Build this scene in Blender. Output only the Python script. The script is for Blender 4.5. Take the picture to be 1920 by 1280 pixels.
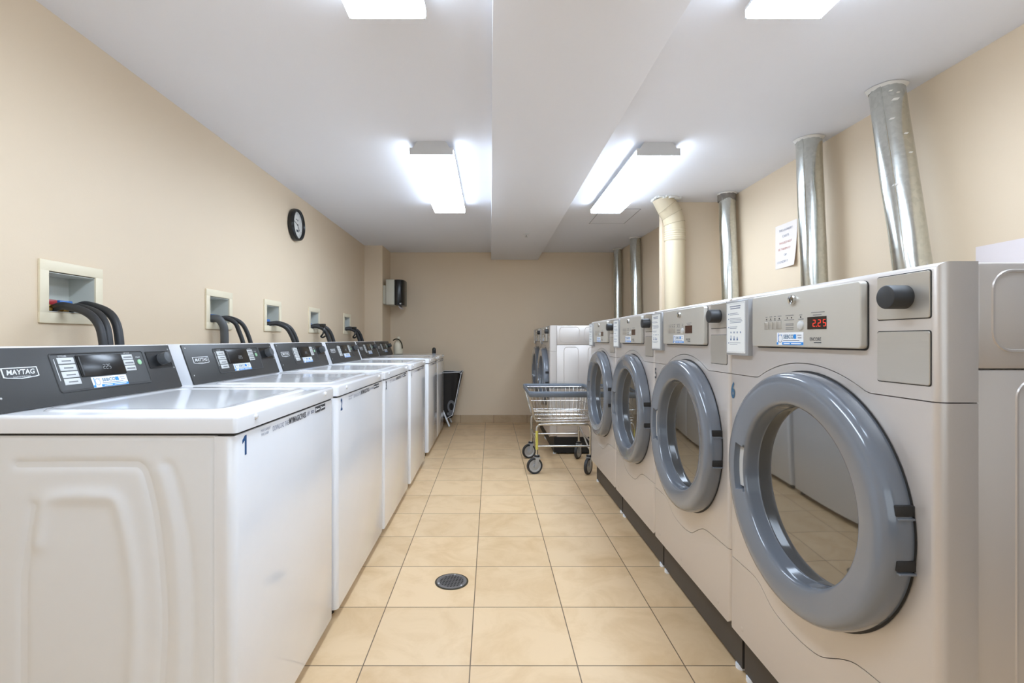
import bpy, bmesh, math, random
from mathutils import Vector, Matrix
random.seed(7)
for o in list(bpy.data.objects): bpy.data.objects.remove(o)
C = bpy.context.scene.collection
PI = math.pi

# ------------------------------------------------------------------ camera, world, exposure
cam_d = bpy.data.cameras.new('camera'); cam = bpy.data.objects.new('camera', cam_d); C.objects.link(cam)
cam.location = (0, 0, 1.0); cam.rotation_euler = (PI/2, 0, 0)
cam_d.sensor_width = 36; cam_d.lens = 919/1920*36
cam_d.shift_x = 40/1920; cam_d.shift_y = -3.5/1920
cam_d.clip_start = 0.02
bpy.context.scene.camera = cam
w = bpy.data.worlds.new('world'); bpy.context.scene.world = w; w.use_nodes = True
w.node_tree.nodes['Background'].inputs[0].default_value = (0.82, 0.92, 1, 1)
w.node_tree.nodes['Background'].inputs[1].default_value = 1.1
vs = bpy.context.scene.view_settings
vs.view_transform = 'Standard'; vs.look = 'None'; vs.gamma = 1; vs.use_curve_mapping = False
vs.exposure = 1.0
LAMP = 11.0           # emission of the fluorescent diffusers

# ------------------------------------------------------------------ materials
def s2l(c): return tuple((v/255/12.92 if v <= 10 else ((v/255+.055)/1.055)**2.4) for v in c) + (1,)
def mat(name, rgb, rough=.5, metal=0, coat=0, noise=0, nscale=30, bump=0, bscale=200, emit=0, ior=None, aniso=None):
    m = bpy.data.materials.new(name); m.use_nodes = True
    nt = m.node_tree; b = nt.nodes['Principled BSDF']
    col = s2l(rgb)
    b.inputs['Base Color'].default_value = col; b.inputs['Roughness'].default_value = rough
    b.inputs['Metallic'].default_value = metal; b.inputs['Coat Weight'].default_value = coat
    b.inputs['Coat Roughness'].default_value = .08
    if ior: b.inputs['IOR'].default_value = ior
    if emit:
        b.inputs['Emission Color'].default_value = col; b.inputs['Emission Strength'].default_value = emit
    tc = nt.nodes.new('ShaderNodeTexCoord')
    n = nt.nodes.new('ShaderNodeTexNoise'); n.inputs['Scale'].default_value = nscale; n.inputs['Detail'].default_value = 4
    nt.links.new(tc.outputs['Object'], n.inputs['Vector'])
    if aniso:
        mp = nt.nodes.new('ShaderNodeMapping'); mp.inputs['Scale'].default_value = aniso
        nt.links.new(tc.outputs['Object'], mp.inputs['Vector']); nt.links.new(mp.outputs['Vector'], n.inputs['Vector'])
    mx = nt.nodes.new('ShaderNodeMixRGB'); mx.blend_type = 'MIX'
    k = max(noise, .01)
    mx.inputs[1].default_value = tuple(max(0, c*(1-k)) for c in col[:3]) + (1,)
    mx.inputs[2].default_value = tuple(min(1, c*(1+k)) for c in col[:3]) + (1,)
    nt.links.new(n.outputs['Fac'], mx.inputs[0]); nt.links.new(mx.outputs[0], b.inputs['Base Color'])
    if bump:
        n2 = nt.nodes.new('ShaderNodeTexNoise'); n2.inputs['Scale'].default_value = bscale
        nt.links.new(tc.outputs['Object'], n2.inputs['Vector'])
        bp = nt.nodes.new('ShaderNodeBump'); bp.inputs['Strength'].default_value = bump; bp.inputs['Distance'].default_value = .002
        nt.links.new(n2.outputs['Fac'], bp.inputs['Height']); nt.links.new(bp.outputs['Normal'], b.inputs['Normal'])
    return m

M = {}
M['wall'] = mat('beige_wall_paint', (231, 211, 183), .55, noise=.02, nscale=2, bump=.12, bscale=260)
M['ceiling'] = mat('white_ceiling_paint', (238, 238, 242), .7, noise=.01, nscale=3, bump=.1, bscale=180)
M['front_wall'] = mat('slate_grey_wall_paint', (92, 100, 112), .55, noise=.02, nscale=2)
M['enamel'] = mat('white_enamel', (243, 244, 247), .16, coat=.6)
M['enamel_side'] = mat('white_enamel_pressed', (240, 241, 243), .35, coat=.2)
M['console'] = mat('charcoal_console_overlay', (60, 60, 60), .42, noise=.05, nscale=400, bump=.08, bscale=900)
M['black'] = mat('black_gloss_plastic', (26, 26, 27), .25)
M['black_rubber'] = mat('black_rubber', (46, 47, 49), .5, noise=.1, nscale=90)
M['plug_grey'] = mat('dark_grey_rubber', (78, 80, 82), .5)
M['grey_hose'] = mat('grey_corrugated_hose', (84, 86, 88), .5)
M['key'] = mat('light_grey_key', (205, 206, 204), .4)
M['key_text'] = mat('grey_ink', (120, 120, 122), .5)
M['white_text'] = mat('white_ink', (225, 226, 226), .5)
M['digit'] = mat('unlit_digit_grey', (150, 152, 152), .5)
M['green'] = mat('green_start_key', (158, 205, 160), .4)
M['sticker'] = mat('white_sticker', (240, 243, 247), .35)
M['sky_blue'] = mat('sky_blue_ink', (40, 142, 226), .4)
M['deep_blue'] = mat('deep_blue_ink', (26, 82, 138), .4)
M['teal_blue'] = mat('muted_blue_ink', (52, 100, 134), .4)
M['dark_ink'] = mat('dark_ink', (62, 66, 74), .5)
M['grey_ink'] = mat('slate_grey_ink', (132, 138, 156), .5)
M['red_ink'] = mat('faded_red_ink', (196, 128, 112), .6)
M['screw'] = mat('screw_steel', (200, 200, 200), .3, metal=.9)
M['dryer'] = mat('champagne_silver_paint', (208, 201, 195), .38, metal=.5, coat=.12, noise=.03, nscale=900)
M['steel'] = mat('brushed_steel', (204, 199, 190), .36, metal=.75, noise=.05, nscale=8, aniso=(4, 1, 300))
M['panel'] = mat('silver_control_overlay', (198, 194, 185), .36, metal=.3)
M['frame_grey'] = mat('grey_card_frame', (165, 166, 168), .3, metal=.3)
M['card'] = mat('printed_card', (236, 238, 236), .35)
M['slate'] = mat('slate_blue_plastic', (112, 118, 127), .16, coat=.6)
M['handle'] = mat('pale_grey_handle', (206, 206, 204), .35)
M['gap'] = mat('dark_shadow_gap', (36, 34, 33), .6)
M['base'] = mat('dark_brown_base', (70, 64, 58), .5)
M['base_black'] = mat('black_base', (24, 24, 25), .5)
M['glass'] = mat('smoked_door_glass', (58, 54, 46), .03, ior=3.0)
M['led'] = mat('red_led_digit', (235, 60, 40), .4, emit=.35)
M['led_off'] = mat('dark_display', (44, 34, 30), .12)
M['led_back'] = mat('brown_display', (72, 44, 38), .12)
M['chrome'] = mat('chrome_wire', (205, 203, 198), .14, metal=1)
M['bumper'] = mat('grey_bumper_plastic', (104, 112, 122), .4)
M['yellow'] = mat('yellow_tape', (200, 190, 90), .5)
M['wheel'] = mat('grey_wheel_hub', (176, 178, 180), .35, metal=.4)
M['tyre'] = mat('dark_rubber_tyre', (40, 40, 42), .5)
M['cream_box'] = mat('cream_outlet_box', (238, 226, 198), .45)
M['box_in'] = mat('white_box_liner', (214, 216, 208), .5)
M['brass'] = mat('brass', (190, 150, 80), .3, metal=1)
M['red'] = mat('red_valve_lever', (170, 50, 56), .35)
M['blue'] = mat('blue_valve_lever', (50, 110, 185), .35)
M['cream_pipe'] = mat('cream_painted_duct', (204, 188, 158), .45, noise=.02, nscale=9)
M['plaster'] = mat('rough_plaster', (226, 222, 214), .8, bump=.8, bscale=70)
M['paper'] = mat('pinkish_paper', (236, 226, 218), .6)
M['paper_white'] = mat('white_paper', (236, 226, 226), .6)
M['clock_face'] = mat('clock_face', (226, 224, 218), .4)
M['dispenser'] = mat('grey_dispenser_shell', (206, 202, 186), .4)
M['lamp_white'] = mat('lamp_white_metal', (214, 214, 214), .4)
M['lens'] = mat('lit_diffuser', (218, 235, 255), .4, emit=LAMP)
M['bag'] = mat('black_nylon_bag', (20, 20, 22), .45, noise=.2, nscale=20, bump=.3, bscale=40)
M['logo_grey'] = mat('grey_print', (110, 112, 116), .5)
M['jug'] = mat('cream_plastic_jug', (226, 216, 192), .35)
M['dark_brown'] = mat('dark_brown_plastic', (62, 54, 38), .25)
M['iron'] = mat('worn_drain_metal', (140, 136, 134), .35, metal=.8, noise=.15, nscale=60)
M['void'] = mat('dark_drain_void', (24, 20, 18), .8)
M['grout_line'] = mat('panel_gap_line', (158, 158, 160), .7)

def galv():
    m = bpy.data.materials.new('galvanised_steel'); m.use_nodes = True; nt = m.node_tree; b = nt.nodes['Principled BSDF']
    b.inputs['Metallic'].default_value = .95
    tc = nt.nodes.new('ShaderNodeTexCoord')
    v = nt.nodes.new('ShaderNodeTexVoronoi'); v.inputs['Scale'].default_value = 70
    n = nt.nodes.new('ShaderNodeTexNoise'); n.inputs['Scale'].default_value = 7; n.inputs['Detail'].default_value = 3
    nt.links.new(tc.outputs['Object'], v.inputs['Vector']); nt.links.new(tc.outputs['Object'], n.inputs['Vector'])
    cr = nt.nodes.new('ShaderNodeValToRGB'); cr.color_ramp.elements[0].color = s2l((196, 198, 193)); cr.color_ramp.elements[1].color = s2l((212, 214, 208))
    nt.links.new(v.outputs['Color'], cr.inputs[0]); nt.links.new(cr.outputs[0], b.inputs['Base Color'])
    mr = nt.nodes.new('ShaderNodeMapRange'); mr.inputs['To Min'].default_value = .14; mr.inputs['To Max'].default_value = .27
    nt.links.new(n.outputs['Fac'], mr.inputs[0]); nt.links.new(mr.outputs[0], b.inputs['Roughness'])
    bp = nt.nodes.new('ShaderNodeBump'); bp.inputs['Strength'].default_value = .12; bp.inputs['Distance'].default_value = .006
    nt.links.new(n.outputs['Fac'], bp.inputs['Height']); nt.links.new(bp.outputs[0], b.inputs['Normal'])
    return m
M['galv'] = galv()

TILE = .329
def tiles(name, ox, oy, plane='xy', base=((221, 190, 149), (203, 168, 123)), tw=TILE, th=TILE):
    m = bpy.data.materials.new(name); m.use_nodes = True; nt = m.node_tree; b = nt.nodes['Principled BSDF']
    tc = nt.nodes.new('ShaderNodeTexCoord')
    sep = nt.nodes.new('ShaderNodeSeparateXYZ'); nt.links.new(tc.outputs['Object'], sep.inputs[0])
    def math_(op, a, v, c=None):
        nd = nt.nodes.new('ShaderNodeMath'); nd.operation = op
        for i, q in enumerate((a, v, c)):
            if q is None: continue
            if hasattr(q, 'links'): nt.links.new(q, nd.inputs[i])
            else: nd.inputs[i].default_value = q
        return nd.outputs[0]
    ax = {'x': 0, 'y': 1, 'z': 2}
    ds = []; ids = []
    for a, off, t in ((plane[0], ox, tw), (plane[1], oy, th)):
        s = math_('SUBTRACT', sep.outputs[ax[a]], off); s = math_('DIVIDE', s, t)
        ids.append(math_('FLOOR', s, 0)); f = math_('FRACT', s, 0)
        d = math_('MULTIPLY', math_('MINIMUM', f, math_('SUBTRACT', 1.0, f)), t); ds.append(d)
    dist = math_('MINIMUM', ds[0], ds[1])
    grout = math_('LESS_THAN', dist, .0017)
    cmb = nt.nodes.new('ShaderNodeCombineXYZ'); nt.links.new(ids[0], cmb.inputs[0]); nt.links.new(ids[1], cmb.inputs[1])
    wn = nt.nodes.new('ShaderNodeTexWhiteNoise'); nt.links.new(cmb.outputs[0], wn.inputs['Vector'])
    # per-tile shifted mottling
    add = nt.nodes.new('ShaderNodeVectorMath'); add.operation = 'ADD'
    sc = nt.nodes.new('ShaderNodeVectorMath'); sc.operation = 'SCALE'; sc.inputs['Scale'].default_value = 9
    nt.links.new(wn.outputs['Color'], sc.inputs[0]); nt.links.new(tc.outputs['Object'], add.inputs[0]); nt.links.new(sc.outputs[0], add.inputs[1])
    n1 = nt.nodes.new('ShaderNodeTexNoise'); n1.inputs['Scale'].default_value = 5.5; n1.inputs['Detail'].default_value = 9; n1.inputs['Roughness'].default_value = .62
    n1.inputs['Distortion'].default_value = .6
    nt.links.new(add.outputs[0], n1.inputs['Vector'])
    cr = nt.nodes.new('ShaderNodeValToRGB'); e = cr.color_ramp.elements
    e[0].position = .25; e[0].color = s2l(base[1]); e[1].position = .56; e[1].color = s2l(base[0])
    nt.links.new(n1.outputs['Fac'], cr.inputs[0])
    hv = nt.nodes.new('ShaderNodeHueSaturation'); nt.links.new(cr.outputs[0], hv.inputs['Color'])
    mr = nt.nodes.new('ShaderNodeMapRange'); mr.inputs['To Min'].default_value = .95; mr.inputs['To Max'].default_value = 1.04
    nt.links.new(wn.outputs['Value'], mr.inputs[0]); nt.links.new(mr.outputs[0], hv.inputs['Value'])
    mx = nt.nodes.new('ShaderNodeMixRGB'); nt.links.new(grout, mx.inputs[0]); nt.links.new(hv.outputs[0], mx.inputs[1]); mx.inputs[2].default_value = s2l((104, 82, 58))
    nt.links.new(mx.outputs[0], b.inputs['Base Color'])
    b.inputs['Roughness'].default_value = .38
    bp = nt.nodes.new('ShaderNodeBump'); bp.inputs['Distance'].default_value = .002; bp.inputs['Strength'].default_value = .5
    inv = math_('SUBTRACT', 1.0, grout); nt.links.new(inv, bp.inputs['Height']); nt.links.new(bp.outputs[0], b.inputs['Normal'])
    return m
M['floor'] = tiles('beige_floor_tiles', -.0629, 1.5036)
M['base_tile'] = tiles('tan_baseboard_tiles', -.0629+.1, -1, 'xz', base=((196, 170, 136), (180, 152, 116)), tw=.4, th=3)

# ------------------------------------------------------------------ mesh helpers
class MB:
    def __init__(s): s.bm = bmesh.new()
    def merge(s, b2):
        me = bpy.data.meshes.new('tmp'); b2.to_mesh(me); b2.free(); s.bm.from_mesh(me); bpy.data.meshes.remove(me)
    def box(s, x0, x1, y0, y1, z0, z1, bev=0, seg=2, sel=None):
        b = bmesh.new(); bmesh.ops.create_cube(b, size=1)
        for v in b.verts:
            v.co = Vector((x0+(v.co.x+.5)*(x1-x0), y0+(v.co.y+.5)*(y1-y0), z0+(v.co.z+.5)*(z1-z0)))
        if bev:
            ed = [e for e in b.edges if (sel is None or sel(e))]
            bmesh.ops.bevel(b, geom=ed, offset=bev, segments=seg, profile=.5, affect='EDGES')
        s.merge(b); return s
    def obox(s, c, ax, ay, az, bev=0, seg=2):
        """box with centre c and half-axis vectors"""
        b = bmesh.new(); bmesh.ops.create_cube(b, size=2)
        c = Vector(c); ax, ay, az = Vector(ax), Vector(ay), Vector(az)
        if bev:
            L = [ax.length, ay.length, az.length]
            for v in b.verts: v.co = Vector((v.co.x*L[0], v.co.y*L[1], v.co.z*L[2]))
            bmesh.ops.bevel(b, geom=list(b.edges), offset=bev, segments=seg, profile=.5, affect='EDGES')
            for v in b.verts: v.co = c + ax.normalized()*v.co.x + ay.normalized()*v.co.y + az.normalized()*v.co.z
        else:
            for v in b.verts: v.co = c + ax*v.co.x + ay*v.co.y + az*v.co.z
        bmesh.ops.recalc_face_normals(b, faces=b.faces)
        s.merge(b); return s
    def prism(s, pts, d, bev=0, seg=2, sel=None):
        """pts: planar loop of 3D points; d extrude vector"""
        b = bmesh.new(); vs_ = [b.verts.new(p) for p in pts]; f = b.faces.new(vs_)
        r = bmesh.ops.extrude_face_region(b, geom=[f])
        for v in r['geom']:
            if isinstance(v, bmesh.types.BMVert): v.co += Vector(d)
        bmesh.ops.recalc_face_normals(b, faces=b.faces)
        if bev:
            ed = [e for e in b.edges if (sel(e) if sel else (len(e.link_faces) == 2 and e.calc_face_angle(0) > .6))]
            bmesh.ops.bevel(b, geom=ed, offset=bev, segments=seg, profile=.5, affect='EDGES')
        s.merge(b); return s
    def multi(s, polys, d, bev=0, seg=2):
        """several coplanar polygons sharing vertices, extruded together"""
        b = bmesh.new(); D = {}
        def V(p):
            k = tuple(round(c, 5) for c in p)
            if k not in D: D[k] = b.verts.new(p)
            return D[k]
        fs = [b.faces.new([V(p) for p in poly]) for poly in polys]
        r = bmesh.ops.extrude_face_region(b, geom=fs)
        for v in r['geom']:
            if isinstance(v, bmesh.types.BMVert): v.co += Vector(d)
        bmesh.ops.recalc_face_normals(b, faces=b.faces)
        if bev:
            ed = [e for e in b.edges if len(e.link_faces) == 2 and e.calc_face_angle(0) > .6]
            bmesh.ops.bevel(b, geom=ed, offset=bev, segments=seg, profile=.5, affect='EDGES')
        s.merge(b); return s
    def tube(s, pts, r, n=10, closed=False, caps=True):
        pts = [Vector(p) for p in pts]; N = len(pts); b = s.bm
        rs = r if isinstance(r, (list, tuple)) else [r]*N
        rings = []; up = None
        for i, p in enumerate(pts):
            if closed: t = pts[(i+1) % N]-pts[i-1]
            else: t = pts[min(i+1, N-1)]-pts[max(i-1, 0)]
            t.normalize()
            if up is None:
                up = Vector((0, 0, 1)) if abs(t.z) < .9 else Vector((1, 0, 0))
            a = (up - t*up.dot(t))
            if a.length < 1e-6: a = t.orthogonal()
            a.normalize(); up = a; c = t.cross(a)
            rings.append([b.verts.new(p+(a*math.cos(2*PI*k/n)+c*math.sin(2*PI*k/n))*rs[i]) for k in range(n)])
        for i in range(N if closed else N-1):
            A, B = rings[i], rings[(i+1) % N]
            for k in range(n):
                b.faces.new((A[k], A[(k+1) % n], B[(k+1) % n], B[k]))
        if not closed and caps:
            b.faces.new(list(reversed(rings[0]))); b.faces.new(rings[-1])
        return s
    def cyl(s, p, q, r, n=24, bev=0): 
        if bev:
            p, q = Vector(p), Vector(q); t = (q-p).normalized()
            return s.tube([p, p+t*bev*.0001, q-t*bev, q-t*bev*.3, q], [r, r, r, r-bev*.35, r-bev], n)
        return s.tube([p, q], r, n)
    def lathe(s, prof, c, axis, n=48, close=False):
        """prof: (radius, height along axis)"""
        axis = Vector(axis).normalized(); a = axis.orthogonal().normalized(); d = axis.cross(a); c = Vector(c); b = s.bm; rings = []
        for r, h in prof:
            if r < 1e-6: rings.append([b.verts.new(c+axis*h)])
            else: rings.append([b.verts.new(c+axis*h+(a*math.cos(2*PI*k/n)+d*math.sin(2*PI*k/n))*r) for k in range(n)])
        for A, B in zip(rings[:-1], rings[1:]):
            for k in range(n):
                k2 = (k+1) % n
                if len(A) == 1 and len(B) == 1: continue
                if len(A) == 1: b.faces.new((A[0], B[k2], B[k]))
                elif len(B) == 1: b.faces.new((A[k], A[k2], B[0]))
                else: b.faces.new((A[k], A[k2], B[k2], B[k]))
        return s
    def grid(s, fn, nu, nv, closed_u=False):
        b = s.bm; g = [[b.verts.new(fn(i/nu, j/nv)) for j in range(nv+1)] for i in range(nu if closed_u else nu+1)]
        for i in range(nu):
            i2 = (i+1) % nu if closed_u else i+1
            for j in range(nv):
                b.faces.new((g[i][j], g[i2][j], g[i2][j+1], g[i][j+1]))
        return s
    def build(s, name, m, parent=None, smooth=True, ang=35, recalc=True):
        if recalc: bmesh.ops.recalc_face_normals(s.bm, faces=s.bm.faces)
        me = bpy.data.meshes.new(name); s.bm.to_mesh(me); s.bm.free()
        me.materials.append(M[m] if isinstance(m, str) else m)
        if smooth:
            me.shade_smooth(); me.set_sharp_from_angle(angle=math.radians(ang))
        o = bpy.data.objects.new(name, me); C.objects.link(o)
        if parent: o.parent = parent
        return o

def text_into(mb, txt, o, ux, uy, w=None, h=.01, shear=0, bold=0, center=True, extr=.0006):
    """flat lettering fitted into a w x h rectangle centred on o; ux right, uy up"""
    cu = bpy.data.curves.new('t', 'FONT'); cu.body = txt; cu.size = 1; cu.shear = shear; cu.offset = bold; cu.resolution_u = 3
    ob = bpy.data.objects.new('t', cu); C.objects.link(ob)
    bpy.context.view_layer.update()
    me = bpy.data.meshes.new_from_object(ob.evaluated_get(bpy.context.evaluated_depsgraph_get()))
    bpy.data.objects.remove(ob); bpy.data.curves.remove(cu)
    xs = [v.co.x for v in me.vertices]; ys = [v.co.y for v in me.vertices]
    x0, x1, y0, y1 = min(xs), max(xs), min(ys), max(ys)
    sy = h/(y1-y0); sx = (w/(x1-x0)) if w else sy
    ux, uy = Vector(ux).normalized(), Vector(uy).normalized(); nn = ux.cross(uy); o = Vector(o)
    for v in me.vertices:
        v.co = o + ux*(v.co.x-(x0+x1)/2)*sx + uy*(v.co.y-(y0+y1)/2)*sy + nn*extr
    mb.bm.from_mesh(me); bpy.data.meshes.remove(me)
    return mb

def text(name, txt, o, ux, uy, m, parent, **k):
    mb = MB(); text_into(mb, txt, o, ux, uy, **k); return mb.build(name, m, parent, smooth=False, recalc=False)

def rrect(cu, cv, w, h, r, n=5):
    pts = []
    for (sx, sy, a0) in ((1, 1, 0), (-1, 1, 90), (-1, -1, 180), (1, -1, 270)):
        for i in range(n+1):
            a = math.radians(a0+90*i/n)
            pts.append((cu+sx*(w/2-r)+r*math.cos(a), cv+sy*(h/2-r)+r*math.sin(a)))
    return pts

def empty(name, loc, label, cat, group=None):
    o = bpy.data.objects.new(name, None); C.objects.link(o); o.location = loc; o.empty_display_size = .1
    return tag(o, label, cat, group)
def tag(o, label, cat, group=None):
    o['label'] = label; o['category'] = cat
    if group: o['group'] = group
    return o
def struct(o): o['kind'] = 'structure'; return o
def kids(o): return [c for c in bpy.data.objects if c.parent == o]
def copy_tree(o, parent=None):
    ch = kids(o); c = o.copy(); C.objects.link(c); c.parent = parent
    for k in ch: copy_tree(k, c)
    return c
def smooth_path(pts, n=8):
    P = [Vector(p) for p in pts]; out = []
    for i in range(len(P)-1):
        p0 = P[max(i-1, 0)]; p1 = P[i]; p2 = P[i+1]; p3 = P[min(i+2, len(P)-1)]
        for k in range(n):
            t = k/n
            out.append(.5*((2*p1)+(p2-p0)*t+(2*p0-5*p1+4*p2-p3)*t*t+(3*p1-p0-3*p2+p3)*t**3))
    out.append(P[-1]); return out

# ------------------------------------------------------------------ room shell
CZ = 2.051; XL = -1.41; XR = 1.775; YB = 5.91; YN = -2.15; T = .15
struct(MB().box(XL-T, XR+T, YN-T, YB+T, -.12, 0).build('floor', 'floor', smooth=False))
struct(MB().box(XL-T, XR+T, YN-T, YB+T, CZ, CZ+.12).build('ceiling', 'ceiling', smooth=False))
struct(MB().box(.005, .57, YN, YB, 1.961, CZ+.01, .004).build('trim_1', 'ceiling'))
BOXES = [(1.525, 1.773), (2.42, 2.664), (3.042, 3.285), (3.789, 4.03), (4.683, 4.921)]
BZ0, BZ1 = 1.09, 1.219
mb = MB(); mb.box(XL-T, XL, YN, YB, 0, BZ0); mb.box(XL-T, XL, YN, YB, BZ1, CZ)
y = YN
for a, b_ in BOXES:
    mb.box(XL-T, XL, y, a+.03, BZ0, BZ1); y = b_-.03
mb.box(XL-T, XL, y, YB, BZ0, BZ1)
struct(mb.build('wall_left', 'wall', smooth=False))
struct(MB().box(XL-T, XR+T, YB, YB+T, 0, CZ).build('wall_back', 'wall', smooth=False))
wf = MB(); wf.box(XL-T, -1.15, YN-T, YN, 0, CZ); wf.box(1.5, XR+T, YN-T, YN, 0, CZ); wf.box(-1.15, 1.5, YN-T, YN, 0, .55); wf.box(-1.15, 1.5, YN-T, YN, 1.95, CZ)
struct(wf.build('wall_front', 'front_wall', smooth=False))
wf = MB(); wf.box(-1.15, 1.5, YN-.09, YN-.04, .55, .59); wf.box(-1.15, 1.5, YN-.09, YN-.04, 1.91, 1.95)
for wx in (-1.15, .155, 1.46): wf.box(wx, wx+.04, YN-.09, YN-.04, .59, 1.91)
win = struct(wf.build('window_added_fill', 'lamp_white', smooth=False))  # unseen window added behind the camera to let cool sky in as fill
gm = bpy.data.materials.new('window_glass'); gm.use_nodes = True; nt = gm.node_tree; nt.nodes.remove(nt.nodes['Principled BSDF'])
tr = nt.nodes.new('ShaderNodeBsdfTransparent'); gl = nt.nodes.new('ShaderNodeBsdfGlossy'); gl.inputs['Roughness'].default_value = .02; mx_ = nt.nodes.new('ShaderNodeMixShader'); mx_.inputs[0].default_value = .06
nt.links.new(tr.outputs[0], mx_.inputs[1]); nt.links.new(gl.outputs[0], mx_.inputs[2]); nt.links.new(mx_.outputs[0], nt.nodes['Material Output'].inputs[0])
MB().box(-1.11, 1.46, YN-.068, YN-.062, .59, 1.91).build('window_pane', gm, win, smooth=False)
struct(MB().box(XR, XR+T, YN, 3.76, 0, CZ).build('wall_right', 'wall', smooth=False))
struct(MB().box(1.31, XR+T, 3.75, 3.81, 0, CZ).build('wall_right_return', 'wall', smooth=False))
struct(MB().prism([(1.60, 3.80, 0), (1.515, YB, 0), (XR+T, YB, 0), (XR+T, 3.80, 0)], (0, 0, CZ)).build('wall_right_far', 'wall', smooth=False))
struct(MB().box(XL, -1.209, 5.472, YB, 0, CZ).build('wall_left_pillar', 'wall', smooth=False))
struct(MB().box(-1.209, 1.515, YB-.012, YB, 0, .093, .002).build('baseboard_back', 'base_tile', smooth=False))

struct(MB().box(XR-.03, XR+.01, -.80, .42, 0, 1.97, .003).build('door_added_reflector', 'front_wall'))  # unseen grey door added to cool the reflection on the nearest dryer's side

# ------------------------------------------------------------------ ceiling lights
def make_light():
    r = empty('ceiling_light', (0, 0, CZ), '', 'ceiling light')
    W = .231; L = 1.2
    cap = [(-W/2, -.071), (W/2, -.071), (W/2, -.034), (W/2-.018, -.034), (W/2-.04, 0), (-W/2+.04, 0), (-W/2+.018, -.034), (-W/2, -.034)]
    MB().prism([(x, .006, z) for x, z in [(-W/2, -.0455), (W/2, -.0455), (W/2, -.034), (W/2-.018, -.034), (W/2-.042, 0), (-W/2+.042, 0), (-W/2+.018, -.034), (-W/2, -.034)]], (0, L-.012, 0)).build('housing', 'lamp_white', r)
    for y0 in (0, L-.006):
        MB().prism([(x, y0, z) for x, z in cap], (0, .006, 0)).build('end_cap', 'lamp_white', r, smooth=False)
    lp = [(-W/2-.002, -.046), (-W/2-.002, -.066), (-W/2+.006, -.072), (W/2-.006, -.072), (W/2+.002, -.066), (W/2+.002, -.046)]
    MB().prism([(x, .0065, z) for x, z in lp], (0, L-.013, 0)).build('diffuser', 'lens', r)
    return r
LG = 'fluorescent ceiling lights'
L0 = make_light()
spots = [(-.315, 2.596, 'long lit fluorescent ceiling light left of the ceiling beam, near the wall clock'),
         (.893, 2.606, 'long lit fluorescent ceiling light right of the beam, beside the cream duct'),
         (-.315, .302, 'lit fluorescent ceiling light left of the beam, cut off by the top edge'),
         (.895, .302, 'lit fluorescent ceiling light right of the beam, cut off by the top edge')]
for i, (x, y, lab) in enumerate(spots):
    o = L0 if i == 0 else copy_tree(L0)
    o.location = (x, y, CZ); tag(o, lab, 'ceiling light', LG)

# sprinkler on the beam, access panel beyond the right light
r = empty('sprinkler_head', (.324, 4.45, 1.961), 'small white sprinkler head under the ceiling beam near the back wall', 'sprinkler')
MB().lathe([(0, 0), (.028, 0), (.028, -.003), (.018, -.009), (.010, -.011), (0, -.011)], (0, 0, 0), (0, 0, 1), 24).build('escutcheon', 'lamp_white', r)
m_ = MB().cyl((0, 0, -.010), (0, 0, -.028), .005, 10); m_.cyl((0, 0, -.028), (0, 0, -.031), .013, 16); m_.build('deflector', 'screw', r)
r = empty('access_panel', (1.045, 4.1, CZ), 'faint square access panel in the ceiling beyond the right light', 'access panel')
m_ = MB()
x0, x1, y0, y1 = -.155, .16, -.16, .34
for (a, b_, c, d) in ((x0, x1, y0, y0+.004), (x0, x1, y1, y1+.004), (x0, x0+.004, y0, y1), (x1, x1+.004, y0, y1)):
    m_.box(a, b_, c, d, -.002, .001)
m_.build('frame', 'grout_line', r, smooth=False)
MB().box(x0+.005, x1-.001, y0+.005, y1-.001, -.0012, .001).build('panel', 'ceiling', r, smooth=False)

# ------------------------------------------------------------------ sticker shared by both machine kinds
def sticker(parent, o, ux, uy, w=.135, h=.03, name='sticker'):
    o, ux, uy = Vector(o), Vector(ux).normalized(), Vector(uy).normalized(); n = ux.cross(uy)
    def P(u, v, e=0): return o+ux*u*w+uy*v*h+n*e
    MB().obox(P(0, 0, .0004), ux*w/2, uy*h/2, n*.0004).build(name, 'sticker', parent, smooth=False)
    b = MB(); b.obox(P(.11, -.37, .001), ux*w*.39, uy*h*.11, n*.0003); b.obox(P(-.47, -.37, .001), ux*w*.03, uy*h*.1, n*.0003)
    b.obox(P(.2, .17, .001), ux*w*.045, uy*h*.17, n*.0003)
    for (u, v, a, c) in ((-.44, .08, .008, .36), (-.30, .3, .006, .06)): b.obox(P(u, v, .001), ux*w*a, uy*h*c, n*.0003)
    b.build(name+'_blue', 'sky_blue', parent, smooth=False)
    t = MB(); text_into(t, 'SEBCO', P(-.04, .17), ux, uy, w=w*.38, h=h*.32, bold=.015, extr=.0012)
    t.build('sticker_lettering', 'teal_blue', parent, smooth=False, recalc=False)
    g = MB()
    for k in range(24):
        a0, a1 = 2*PI*k/24, 2*PI*(k+1)/24
        q = [P(-.36+math.cos(a)*rr/w, .02+math.sin(a)*rr/h*1.1, .0012) for a, rr in ((a0, h*.3), (a1, h*.3), (a1, h*.25), (a0, h*.25))]
        g.bm.faces.new([g.bm.verts.new(p) for p in q])
    for (u, v, a, c) in ((.36, .27, .07, .03), (.37, .07, .06, .03), (.06, -.13, .3, .03)): g.obox(P(u, v, .001), ux*w*a, uy*h*c, n*.0003)
    g.build('sticker_drawing', 'grey_ink', parent, smooth=False, recalc=False)
    q = MB()
    for (u, a) in ((-.1, .13), (.25, .2)): q.obox(P(u, -.37, .0014), ux*w*a*.9, uy*h*.035, n*.0003)
    q.build('sticker_phone_line', 'sticker', parent, smooth=False)

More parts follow.
